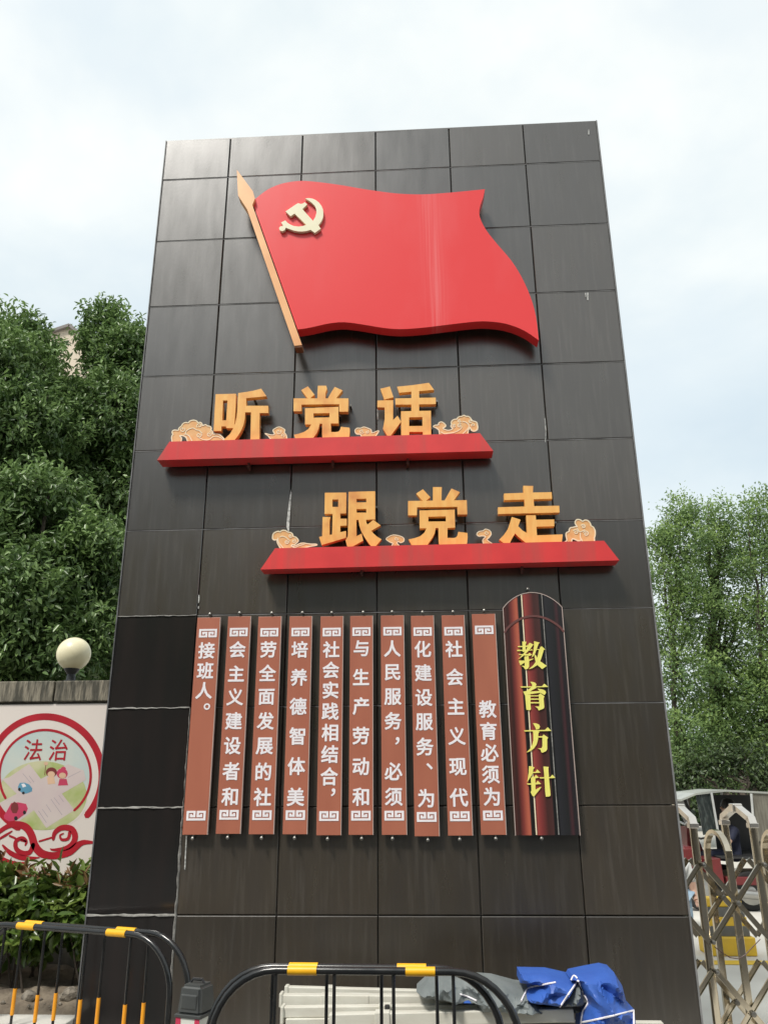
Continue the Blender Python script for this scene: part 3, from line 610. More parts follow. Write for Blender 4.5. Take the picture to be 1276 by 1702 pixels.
# ================================================================ LEFT WALL, POSTER, LAMP, HEDGE
WY = 1.0
wz = at_y(60, 1134, WY).z; wb = at_y(60, 1172, WY).z
wall = root('boundary_wall', (-3, WY+.12, 0), 'low stained cement wall running left behind the poster', 'wall')
world_child(MB().box(-9, .6, WY, WY+.24, 0, wb+.02).build('wall_body', 'wall'), wall)
jx = at_y(95, 1150, WY).x; k = -6
xs = [jx+i*.95 for i in range(-7, 3)]
for i in range(len(xs)-1):
    o = MB().box(xs[i]+.006, xs[i+1]-.006, WY-.05, WY+.29, wb+.021, wz+random.uniform(-.006, .006), .008).build('coping_stone', 'coping'); world_child(o, wall)
def PP(pts_, off=0): return [(lambda v: (v.x, v.z))(at_y(x/3.867, 1040+y/3.867, WY-.03)) for x, y in pts_]
PY = WY-.03
pr = PP([(720, 499), (-700, 518), (-700, 1640), (720, 1598)])
poster = plate('law_poster', [pr], [], PY, WY-.001, 'poster'); tag(poster, 'cream poster with red rings and a street crossing picture on the boundary wall', 'poster')
def pp(name, polys, m, k, holes=()):
    y = PY-.0003*k
    return plate(name, [PP(p) for p in polys], [PP(h) for h in holes], y, y+.0002, m, poster)
def ell(cx, cy, rx, ry, a0=0, a1=360, n=40): return [(cx+rx*math.cos(R(a0+(a1-a0)*i/n)), cy+ry*math.sin(R(a0+(a1-a0)*i/n))) for i in range(n+1)]
def prib(name, line, w, m, k):
    q = PP(line); ws = w if hasattr(w, '__len__') else [w]*len(line); ws = [v*.00115 for v in ws]
    y = PY-.0003*k
    return plate(name, ribbon(q, ws), [], y, y+.0002, m, poster)
pp('printed_disc', [ell(292, 962, 288, 286)[:-1]], 'prblue', 1)
pp('printed_disc', [ell(292, 1130, 268, 180)[:-1]], 'poster', 2)
pp('printed_field', [ell(275, 1092, 285, 222)[:-1]], 'prgreen', 3)
pp('printed_road', [[(-40,1000),(60,975),(190,888),(265,985),(440,890),(540,930),(555,990),(400,1080),(480,1185),(300,1300),(220,1185),(120,1260),(0,1200),(-20,1150),(110,1080),(20,990)]], 'prroad', 4)
for a_, b_ in (((330,1115),(400,1215)),((350,1105),(385,1150)),((250,1190),(300,1265)),((275,1180),(310,1230)),((440,975),(520,935)),((190,965),(220,1005)),((150,950),(200,1010)),((300,1150),(330,1195)),((380,1090),(410,1130))):
    prib('road_marking', [a_, b_], 3, 'prline', 5)
prib('printed_ring', ell(292, 962, 365, 378, 118, 402, 60), 44, 'prred', 5)
prib('printed_ring', ell(292, 962, 293, 292, 150, 410, 60), 16, 'prred', 6)
mb = MB()
for ch, x, y in (('法', 216, 798), ('治', 378, 798)):
    mb = MB(); q = PP([(x, y)])[0]; put_text(mb, ch, q[0], q[1], .165, PY-.0028, PY-.0026, .006, .93); mb.build('printed_character', 'prred', poster)
pp('printed_car', [[(118,1035),(130,1010),(160,1008),(190,1020),(210,1045),(208,1065),(175,1078),(150,1078),(120,1058)]], 'prcar', 6)
pp('printed_car_window', [[(140,1018),(158,1014),(172,1032),(150,1040)]], 'white', 7)
pp('printed_wheel', [ell(128, 1052, 9, 11, n=10)[:-1], ell(153, 1075, 9, 9, n=10)[:-1]], 'blackplastic', 7)
pp('printed_car', [[(28,1220),(50,1185),(75,1140),(120,1135),(170,1145),(182,1175),(170,1205),(110,1250),(60,1258),(30,1240)]], 'prpink', 6)
pp('printed_figure', [[(75,1150),(95,1130),(118,1145),(122,1175),(110,1205),(85,1205),(72,1180)]], 'prhair', 7)
pp('printed_wheel', [ell(105, 1238, 12, 14, n=10)[:-1], ell(160, 1200, 10, 13, n=10)[:-1]], 'blackplastic', 7)
pp('printed_child', [[(305,975),(350,970),(358,1015),(310,1020)]], 'prskin', 6)
pp('printed_hair', [ell(333, 942, 36, 32, n=14)[:-1]], 'prhair', 6); pp('printed_face', [ell(332, 955, 24, 20, n=12)[:-1]], 'prskin', 7)
prib('printed_sign_stick', [(290, 960), (296, 895)], 4, 'prhair', 6); pp('printed_sign', [ell(298, 886, 14, 12, n=10)[:-1]], 'prskin', 7)
pp('printed_child', [[(385,985),(430,985),(440,1025),(375,1028)]], 'prpink', 6)
pp('printed_hair', [ell(402, 950, 36, 34, n=14)[:-1], ell(410, 918, 16, 12, n=10)[:-1]], 'prpink', 6); pp('printed_face', [ell(404, 963, 23, 19, n=12)[:-1]], 'prskin', 7)
for ln, w in (([(600,1393),(540,1392),(500,1412),(455,1450),(400,1470),(330,1478),(265,1460),(225,1410),(205,1345),(170,1295),(110,1275),(50,1290),(-10,1330)], [14,30,42,46,44,42,46,48,46,44,38,30,26]),
  ([(215,1410),(195,1455),(150,1462),(108,1435),(105,1385),(145,1365),(172,1385),(165,1410)], [30,30,30,28,26,24,18,10]),
  ([(345,1372),(355,1330),(400,1298),(460,1305),(485,1350),(470,1400),(420,1432),(345,1440),(325,1432)], [18,30,34,36,38,36,28,14,4]),
  ([(450,1330),(440,1368),(400,1375),(388,1348),(410,1335)], [22,20,16,12,8]),
  ([(-20,1480),(40,1515),(110,1530),(185,1522)], [30,34,26,6]), ([(20,1410),(70,1460),(150,1492),(255,1490)], [10,28,30,6]),
  ([(-10,1375),(40,1345),(80,1320)], [14,16,8]), ([(65,1350),(102,1366)], 12), ([(138,1378),(168,1386)], 12), ([(255,1385),(332,1362)], 11)):
    prib('printed_scroll', smoothline(ln, 3), w if not hasattr(w, '__len__') else [w[0]+(0)]*1 and list(np.interp(np.linspace(0, len(w)-1, (len(w)-1)*3+1), range(len(w)), w)), 'prred', 8)
# globe lamp on the coping
g0 = at_y(123, 1087, WY+.12); gr = .132
lamp = root('globe_lamp', (g0.x, g0.y, wz), 'cream round globe lamp standing on the left boundary wall', 'lamp')
world_child(MB().lathe([(.055, 0), (.055, .02), (.035, .03), (.032, g0.z-wz-gr-.03), (.06, g0.z-wz-gr+.005), (.06, g0.z-wz-gr+.02)], (g0.x, g0.y, wz), 16).build('lamp_stem', 'darkmetal', smooth=True), lamp)
world_child(MB().lathe([(gr*math.sin(t), -gr*math.cos(t)) for t in [R(4+172*i/24) for i in range(25)]], tuple(g0), 32).build('globe', 'globe', smooth=True), lamp)

# raised bed
bz = .40
nx_, ny_ = 150, 18; V = []; F = []
from mathutils import noise as mnoise
for j_ in range(ny_+1):
    for i_ in range(nx_+1):
        x = -5.5+(XL-.02+5.5)*i_/nx_; y = .07+(WY-.074)*j_/ny_; t = min(1, j_/5)
        z = bz-.02+.05*t+.05*t*mnoise.noise((x*3, y*3, 0))+.028*min(1, t*2+.2)*mnoise.noise((x*11, y*11, 2))+.014*mnoise.noise((x*34, y*34, 5))
        V.append((x, y, max(z, bz-.035 if j_ else 0) if j_ else bz-.06))
for j_ in range(ny_):
    for i_ in range(nx_):
        a_ = j_*(nx_+1)+i_; F.append((a_, a_+1, a_+nx_+2, a_+nx_+1))
tag(MB().add(V, F).build('planting_soil', 'soil', smooth=True, fix=False), kind='structure')
tag(MB().box(-9, XL-.015, -.42, .085, 0, bz-.03, .01).build('raised_ledge', 'concrete'), kind='structure')
def rock_mesh(seed):
    bm = bmesh.new(); bmesh.ops.create_icosphere(bm, subdivisions=2, radius=1); r_ = random.Random(seed)
    ph = [Vector((r_.uniform(-1, 1), r_.uniform(-1, 1), r_.uniform(-1, 1))).normalized() for _ in range(7)]
    for v in bm.verts:
        d = 1
        for p in ph: d = min(d, .72/max(.2, v.co.normalized().dot(p)) if v.co.normalized().dot(p) > .5 else 1)
        v.co *= d*r_.uniform(.93, 1.05)
    me = bpy.data.meshes.new('rubble_stone'); bm.to_mesh(me); bm.free(); me.materials.append(M['stone']); return me
RMs = [rock_mesh(s_) for s_ in range(5)]
mbr = 0
rl = ['biggest rubble lump on the soil against the black tiles', 'rubble lump on the soil left of the biggest one']
for i in range(26):
    x = XL-.1-abs(random.gauss(0, .55)); y = random.uniform(.09, .5); s_ = random.uniform(.008, .022)
    if i < 2: x, y, s_ = XL-.16-.24*i, .25, .075-.015*i
    if i == 2: grp = [];
    o = bpy.data.objects.new('rubble_stone', RMs[i % 5]); COL.objects.link(o); o.location = (x, y, bz+.0+s_*.35); o.scale = (s_, s_*.85, s_*.7); o.rotation_euler.z = random.uniform(0, 6)
    tag(o, rl[i] if i < 2 else 'small pale stone lying on the soil under the hedge', 'stone', 'stones under the hedge')

# ---------------------------------------------------------------- foliage
def leaf_mesh(name, pos, axis, nrm, L, Wd, tone, m, diamond=False, fold=.25):
    n_ = len(pos); axis = axis/np.linalg.norm(axis, axis=1, keepdims=True)
    side = np.cross(axis, nrm); side /= np.linalg.norm(side, axis=1, keepdims=True)+1e-9; up = np.cross(side, axis)
    L = np.broadcast_to(L, n_)[:, None]; Wd = np.broadcast_to(Wd, n_)[:, None]
    A = axis*L; Bv = side*Wd/2; U = up*Wd*fold
    if diamond:
        V = np.stack([pos, pos+A*.5+Bv+U, pos+A, pos+A*.5-Bv+U], 1).reshape(-1, 3)
        loops = (np.array([0, 1, 2, 0, 2, 3])[None]+np.arange(n_)[:, None]*4).ravel(); per, nf = 3, 2*n_; tv = 4
    else:
        D = -up*L*.10
        V = np.stack([pos, pos+A*.3+Bv*.85+U, pos+A*.68+Bv*.8+U+D*.5, pos+A+D, pos+A*.68-Bv*.8+U+D*.5, pos+A*.3-Bv*.85+U], 1).reshape(-1, 3)
        loops = (np.array([0, 1, 2, 3, 0, 3, 4, 5])[None]+np.arange(n_)[:, None]*6).ravel(); per, nf = 4, 2*n_; tv = 6
    me = bpy.data.meshes.new(name); me.vertices.add(len(V)); me.vertices.foreach_set('co', V.astype(np.float32).ravel())
    me.loops.add(len(loops)); me.loops.foreach_set('vertex_index', loops.astype(np.int32))
    me.polygons.add(nf); me.polygons.foreach_set('loop_start', (np.arange(nf)*per).astype(np.int32)); me.polygons.foreach_set('loop_total', np.full(nf, per, np.int32))
    me.update(calc_edges=True)
    at = me.attributes.new('tone', 'FLOAT', 'POINT'); at.data.foreach_set('value', np.repeat(tone, tv).astype(np.float32))
    me.materials.append(M[m]); return me
def clusters(blobs, n, shell=.55):
    vol = np.array([b[3]*b[4]*b[5] for b in blobs])**.72; idx = rng.choice(len(blobs), n, p=vol/vol.sum()); B = np.array(blobs)[idx]
    d = rng.normal(size=(n, 3)); d /= np.linalg.norm(d, axis=1, keepdims=True)
    r = rng.uniform(shell**3, 1, n)**(1/3); r *= 1+.14*np.sin(d[:, 0]*5+idx)*np.cos(d[:, 2]*6+idx*2)
    return B[:, :3]+d*r[:, None]*B[:, 3:6], d
def foliage(name, blobs, ncl, per, L, m, parent, sprig=.16, droop=.5, shell=.55, diamond=False, wr=.42):
    c, d = clusters(blobs, ncl, shell)
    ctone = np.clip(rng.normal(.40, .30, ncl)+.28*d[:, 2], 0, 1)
    tw = d*.7+rng.normal(size=(ncl, 3))*.5; tw[:, 2] += .15; tw /= np.linalg.norm(tw, axis=1, keepdims=True)
    k = np.repeat(np.arange(ncl), per); N = len(k)
    t = rng.uniform(-.9, 1, N)[:, None]; pos = c[k]+tw[k]*t*sprig+rng.normal(size=(N, 3))*sprig*.28
    ax = tw[k]*.55+rng.normal(size=(N, 3))*.8; ax[:, 2] -= droop
    nr = rng.normal(size=(N, 3))*.45+d[k]*.35; nr[:, 2] += .85
    me = leaf_mesh(name, pos, ax, nr, L*rng.uniform(.65, 1.2, N), L*wr*rng.uniform(.7, 1.15, N), np.clip(ctone[k]+rng.normal(0, .1, N), 0, 1), m, diamond)
    return ob(name, me, None, parent)
def limb(a, b, r0, r1, n=6, wob=.12):
    a, b = Vector(a), Vector(b); P = []
    for i in range(n+1):
        t = i/n; w = wob*math.sin(math.pi*t); P.append(a.lerp(b, t)+Vector((random.uniform(-w, w), random.uniform(-w, w), 0)))
    return P, [r0+(r1-r0)*i/n for i in range(n+1)]
def tree(name, base, blobs, ncl, per, L, m, label, group, tr=.16, cat='tree', **kw):
    rt = root(name, base, label, cat, group)
    mb = MB(); top = max(b[2] for b in blobs); bx_, by_ = base[0], base[1]
    hub = Vector((bx_, by_, base[2]+(top-base[2])*.35)); P, Rr = limb(base, hub, tr, tr*.75, 7, .06); mb.tube(P, Rr, 9)
    ctop = Vector((sum(b[0] for b in blobs)/len(blobs), sum(b[1] for b in blobs)/len(blobs), top)); P, Rr = limb(hub, ctop, tr*.7, tr*.12, 8, .15); mb.tube(P, Rr, 7)
    for bl in blobs:
        t = random.uniform(0, .6); st_ = hub.lerp(ctop, t*.8); P, Rr = limb(st_, bl[:3], tr*.42*(1-.4*t), tr*.10, 6, .12); mb.tube(P, Rr, 6)
        for _ in range(5):
            dv = Vector((random.uniform(-1, 1)*bl[3], random.uniform(-1, 1)*bl[4], random.uniform(-.6, 1)*bl[5]))*.75
            Q, Rq = limb(P[random.randint(2, 5)], Vector(bl[:3])+dv, tr*.12, tr*.03, 4, .08); mb.tube(Q, Rq, 5)
    world_child(mb.build('trunk', 'bark', smooth=True), rt)
    cr = foliage('crown', blobs, ncl, per, L, m, None, **kw); world_child(cr, rt); return rt
def blob(px, py, y, rx, ry, rz): v = at_y(px, py, y); return (v.x, v.y, v.z, rx, ry, rz)
GT = 'camphor trees behind the boundary wall'
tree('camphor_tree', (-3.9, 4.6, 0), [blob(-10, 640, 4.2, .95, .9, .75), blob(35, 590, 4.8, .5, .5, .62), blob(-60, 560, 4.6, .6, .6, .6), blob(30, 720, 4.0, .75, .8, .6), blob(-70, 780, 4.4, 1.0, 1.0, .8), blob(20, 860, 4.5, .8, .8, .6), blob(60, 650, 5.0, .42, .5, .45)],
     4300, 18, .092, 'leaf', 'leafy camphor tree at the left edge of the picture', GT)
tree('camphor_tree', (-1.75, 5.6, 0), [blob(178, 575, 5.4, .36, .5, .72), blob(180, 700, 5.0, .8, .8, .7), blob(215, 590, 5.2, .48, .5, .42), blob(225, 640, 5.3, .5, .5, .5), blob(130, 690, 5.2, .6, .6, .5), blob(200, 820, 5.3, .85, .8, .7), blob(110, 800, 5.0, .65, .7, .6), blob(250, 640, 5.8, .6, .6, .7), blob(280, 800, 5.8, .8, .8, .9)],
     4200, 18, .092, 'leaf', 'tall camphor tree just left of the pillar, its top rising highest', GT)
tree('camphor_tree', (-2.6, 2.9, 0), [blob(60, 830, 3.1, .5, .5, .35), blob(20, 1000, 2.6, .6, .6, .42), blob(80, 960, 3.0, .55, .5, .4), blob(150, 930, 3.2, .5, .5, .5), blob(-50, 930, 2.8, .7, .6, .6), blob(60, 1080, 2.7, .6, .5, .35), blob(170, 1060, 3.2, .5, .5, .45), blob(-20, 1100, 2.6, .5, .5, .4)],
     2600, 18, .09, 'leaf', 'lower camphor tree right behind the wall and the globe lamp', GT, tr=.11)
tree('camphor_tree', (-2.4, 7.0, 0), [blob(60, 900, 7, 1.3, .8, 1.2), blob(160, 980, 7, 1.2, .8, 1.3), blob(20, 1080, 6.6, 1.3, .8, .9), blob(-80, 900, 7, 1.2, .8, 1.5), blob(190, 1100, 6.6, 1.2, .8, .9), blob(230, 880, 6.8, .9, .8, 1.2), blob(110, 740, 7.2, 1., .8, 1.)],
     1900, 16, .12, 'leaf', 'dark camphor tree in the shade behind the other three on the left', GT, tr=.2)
GR = 'tall fine leaved trees beyond the gate'
RY = 17
def rb(px, py, y, r, rz=None): return blob(px, py, y, r, r, rz or r)
kw = dict(sprig=.30, droop=.15, shell=.35, diamond=True, wr=.5)
tree('street_tree', (at_y(1135, 1300, RY).x, RY, 0), [rb(1135, 850, RY, .55, .62), rb(1130, 905, RY, .85, .7), rb(1100, 900, RY, .5, .5), rb(1115, 960, RY, .9, .6), rb(1150, 1010, RY, .9, .6), rb(1110, 1050, RY, .8, .6), rb(1140, 1120, RY, 1., .7), rb(1150, 1210, RY, 1., .7), rb(1130, 1275, RY, .9, .6), rb(1165, 1290, RY, .8, .5)],
     1450, 16, .115, 'leaf_far', 'pale green tree nearest the pillar, beyond the gate', GR, tr=.09, **kw)
tree('street_tree', (at_y(1205, 1300, RY+1).x, RY+1, 0), [rb(1195, 860, RY+1, .6, .62), rb(1205, 910, RY+1, .95, .7), rb(1180, 965, RY+1, .9, .6), rb(1225, 1010, RY+1, .9, .6), rb(1195, 1080, RY+1, 1., .7), rb(1230, 1140, RY+1, 1., .7), rb(1190, 1190, RY+1, 1.1, .7), rb(1235, 1240, RY+1, 1., .6), rb(1200, 1285, RY+1, 1., .5)],
     1450, 16, .115, 'leaf_far', 'tree with a thick dark trunk above the three wheeler', GR, tr=.26, **kw)
tree('street_tree', (at_y(1290, 1300, RY).x, RY, 0), [rb(1262, 850, RY, .6, .65), rb(1290, 900, RY, .95, .7), rb(1255, 940, RY, .7, .6), rb(1270, 1030, RY, .95, .7), rb(1300, 1100, RY, 1., .8), rb(1262, 1150, RY, .9, .7), rb(1300, 1200, RY, 1., .7), rb(1275, 1265, RY, .9, .6), rb(1310, 1290, RY, .9, .5)],
     1450, 16, .115, 'leaf_far', 'pale green tree at the right edge of the picture', GR, tr=.09, **kw)
tree('shade_tree', (at_y(1180, 1300, 24).x, 24, 0), [blob(px_, py_, 24, 1.5, 1, .75) for px_, py_ in ((1090, 1268), (1150, 1275), (1200, 1272), (1260, 1275), (1320, 1268))],
     1100, 14, .22, 'leaf_shade_tone', 'spreading tree with shade painted into its leaves, far behind the parked three wheeler', None, tr=.3, sprig=.4, droop=.2, shell=.3, diamond=True, wr=.6)
tree('shade_tree', (at_y(1250, 1300, 13).x, 13, 0), [blob(px_, py_, 13.5, r_, .4, r_*.7) for px_, py_, r_ in ((1120, 1302, .35), (1150, 1280, .4), (1190, 1290, .3), (1225, 1262, .5), (1262, 1300, .35), (1300, 1275, .5))],
     380, 15, .11, 'leaf_shade_tone', 'low tree whose shade-coloured leaves hang right above the three wheeler', None, tr=.16, sprig=.3, droop=.3, shell=.2, diamond=True, wr=.5)
hg = MB()
tag(foliage('far_greenery', [(x, 30+random.uniform(-2, 2), random.uniform(.3, 1.6), 1.6, 1, random.uniform(.6, 2.0)) for x in np.linspace(-30, 45, 46)], 5200, 12, .4, 'leaf_shade_tone', None, sprig=.6, shell=.3, diamond=True, wr=.7), 'dense far belt of trees with shade-coloured leaves closing the view beyond the gate', 'greenery', kind='stuff')

# hedge
hx0 = -5.2
hed = root('hedge', (-2.4, .55, bz), 'glossy leaved hedge under the poster, with reddish young shoots', 'hedge')
hb = []
ht = at_y(80, 1452, .45).z; hbm = at_y(80, 1590, .45).z
for i in range(30):
    x = hx0+(-.62-hx0)*i/29; hb.append((x, .55+random.uniform(-.05, .05), (ht+hbm)/2+random.uniform(-.05, .05), .22, .26, (ht-hbm)/2*1.02))
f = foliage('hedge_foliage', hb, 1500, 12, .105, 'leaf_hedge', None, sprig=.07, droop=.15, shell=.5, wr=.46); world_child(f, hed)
nb = [(x, .42+random.uniform(-.1, .1), ht+random.uniform(-.04, .02), .07, .09, .05) for x in np.linspace(hx0, -.66, 42)]
f = foliage('young_shoots', nb, 120, 6, .085, 'leaf_new', None, sprig=.05, droop=-.8, shell=.1, wr=.3); world_child(f, hed); f['kind'] = 'stuff'
mb = MB()
for i in range(46):
    x = random.uniform(-3.6, -.66); y = random.uniform(.35, .75); P, Rr = limb((x, y, bz-.02), (x+random.uniform(-.15, .15), y, (ht+hbm)/2), .008, .004, 5, .03); mb.tube(P, Rr, 5)
st_o = mb.build('stems', 'bark', smooth=True); world_child(st_o, hed); st_o['kind'] = 'stuff'

# building behind the trees
B0 = at_y(122, 548, 21); B1 = at_y(172, 600, 21)
bx0 = at_y(118, 600, 21).x; bx1 = bx0+9; bzt = B0.z
bl = root('apartment_building', (bx0, 21, 0), 'beige building peeping out between the treetops on the left', 'building')
rp = at_y(118, 545, 21); rq = at_y(168, 590, 21)
V = [(bx0-6, 21, 0), (bx1, 21, 0), (bx1, 21, rq.z-2), (rq.x, 21, rq.z), (rp.x, 21, rp.z), (bx0-6, 21, rp.z-2)]
mbb = MB(); mbb.add(V+[(x, 29, z) for x, _, z in V], [tuple(range(6)), tuple(range(6, 12))[::-1]]+[(i, (i+1) % 6, (i+1) % 6+6, i+6) for i in range(6)]); world_child(mbb.build('wall', 'beige'), bl)
for a_, b_ in ((3, 4), (2, 3), (4, 5)):
    pa, pb = Vector(V[a_]), Vector(V[b_]); o = MB().bar(pa+Vector((0, 4.0, .06)), pb+Vector((0, 4.0, .06)), 8.3, .12, (0, 0, 1)).build('roof', 'roof'); world_child(o, bl)
for i in range(4):
    for j in range(4):
        x = bx0-4+i*2.6; z = 2+j*3; o = MB().box(x, x+1.3, 20.93, 21.02, z, z+1.5).build('window', 'whitep'); world_child(o, bl)
        MB().box(x+.08, x+1.22, 20.90, 20.928, z+.08, z+1.42).build('pane', 'glass', o)

# ================================================================ CROWD BARRIERS
def barrier(z, right, left, label, dy=0.0, r=.27, band_px=()):
    """right/left: world (x,y) of the ends of the top rail"""
    a = Vector((*left, 0)); b = Vector((*right, 0)); ln = (b-a).length; ang = math.atan2(b.y-a.y, b.x-a.x)
    rt = root('crowd_barrier', a, label, 'barrier', 'black and yellow crowd barriers', ang)
    top = z-.016; pts_ = [(0, 0, .06), (0, 0, top-r)]
    pts_ += [(r-r*math.cos(t), 0, top-r+r*math.sin(t)) for t in [math.pi/2*i/9 for i in range(1, 10)]]
    pts_ += [(ln-r+r*math.sin(t), 0, top-r+r*math.cos(t)) for t in [math.pi/2*i/9 for i in range(0, 10)]]+[(ln, 0, .06)]
    MB().tube(pts_, .016, 12).build('frame_tube', 'tube', rt, smooth=True)
    MB().tube([(.0, 0, .22), (ln, 0, .22)], .012, 8).build('bottom_rail', 'tube', rt, smooth=True)
    for xx in (r, ln-r):
        for o_ in (-.03, .0):
            pass
    n_ = 4
    for i in range(n_):
        x = r+(ln-2*r)*i/(n_-1)
        bar_ = MB().tube([(x, 0, .22), (x, 0, top)], .0075, 8).build('upright', 'tube', rt, smooth=True)
        MB().tube([(x, 0, top-.46), (x, 0, top-.33)], .0105, 10).build('sleeve', 'orange_sleeve', bar_, smooth=True)
    for u in band_px:
        MB().tube([(u, 0, top), (u+.125, 0, top)], .0185, 12).build('yellow_band', 'band', rt, smooth=True)
    for x in (0, ln):
        MB().tube([(x, 0, top-r-.30), (x, 0, top-r-.14)], .0185, 12).build('yellow_band', 'band', rt, smooth=True)
        MB().box(x-.02, x+.02, -.22, .22, 0, .06, .006).build('foot', 'rubber', rt)
    return rt
zb_ = .90
def floorpt(px, py, z): v = at_z(px, py, z); return v
p = floorpt(600, 1606, zb_); s1 = 3.45
yb1 = p.y
lx = at_y(351, 1702, yb1).x; rx = at_y(863, 1702, yb1).x
u1 = at_y(479, 1606, yb1).x-lx; u2 = at_y(674, 1610, yb1).x-lx
barrier(zb_, (rx, yb1-.02), (lx, yb1), 'front one of the two barriers standing before the tent frames', band_px=(u1, u2))
yb2 = yb1+.045
lx2 = at_y(358, 1702, yb2).x-.03; rx2 = rx-.07
barrier(zb_+.002, (rx2, yb2-.015), (lx2, yb2+.01), 'back one of the two barriers standing before the tent frames', band_px=(u1+.02, u2-.015))
pr_ = floorpt(219, 1547, zb_); pl_ = floorpt(0, 1531, zb_); dv = (pr_-pl_).normalized(); rgt = pr_+dv*.27; lft = rgt-dv*1.42
def ub(px, py): v = floorpt(px, py, zb_); return (v-lft).dot(dv)
barrier(zb_, (rgt.x, rgt.y), (lft.x, lft.y), 'front one of the two barriers before the hedge', band_px=(ub(28, 1534), ub(180, 1544)))
nb_ = Vector((-dv.y, dv.x, 0))*.055
rg2 = rgt+nb_+dv*.075; lf2 = lft+nb_+dv*.075
barrier(zb_+.003, (rg2.x, rg2.y), (lf2.x, lf2.y), 'back one of the two barriers before the hedge', band_px=(ub(28, 1534)-.07, ub(180, 1544)-.055))

# ================================================================ FOLDED TENT FRAMES AND CLOTH
FY = -.62
def fx(px, py, y): return at_y(px, py, y)
GF = 'folded white tent frames behind the barrier'
def tframe(pieces, label):
    v0 = fx(*pieces[0][0], pieces[0][2]); rt = root('folded_tent_frame', (v0.x, v0.y, 0), label, 'tent frame', GF)
    for (a_, b_, y, h, kind) in pieces:
        A, B = fx(*a_, y), fx(*b_, y); wdt = h
        o = MB().bar(A, B, wdt, h).build({'l': 'leg_tube', 'j': 'sliding_joint', 'e': 'end_foot', 'k': 'clip'}[kind], {'l': 'frame', 'j': 'frame', 'e': 'frame', 'k': 'blackplastic'}[kind])
        bv = o.modifiers.new('bevel', 'BEVEL'); bv.width = .004; bv.segments = 2; bv.limit_method = 'ANGLE'
        world_child(o, rt)
    return rt
Z3 = lambda x, y: (300+x/3.19, 1500+y/3.19)
tframe([(Z3(565, 466), Z3(1500, 492), FY+.10, .040, 'l'), (Z3(555, 468), Z3(575, 468), FY+.10, .052, 'e'), (Z3(775, 470), Z3(812, 471), FY+.10, .05, 'j')], 'rearmost folded white tent frame, highest in the pile')
tframe([(Z3(530, 515), Z3(1600, 520), FY, .050, 'l'), (Z3(745, 518), Z3(1000, 521), FY, .058, 'j'), (Z3(528, 512), Z3(545, 512), FY, .062, 'e')], 'second folded white tent frame, with a long sleeve at its left')
tframe([(Z3(545, 578), Z3(1900, 560), FY-.08, .045, 'l'), (Z3(1052, 574), Z3(1115, 572), FY-.09, .058, 'j'), (Z3(1082, 556), Z3(1108, 556), FY-.125, .022, 'k'), (Z3(1072, 581), Z3(1108, 580), FY-.125, .016, 'k'), (Z3(535, 590), Z3(552, 590), FY-.08, .075, 'e')], 'third folded white tent frame, with black clips')
tframe([(Z3(790, 622), Z3(2080, 592), FY-.15, .055, 'l'), (Z3(1032, 618), Z3(1110, 616), FY-.155, .068, 'j'), (Z3(560, 635), Z3(790, 632), FY-.10, .035, 'l')], 'nearest folded white tent frame, lowest visible in the pile')
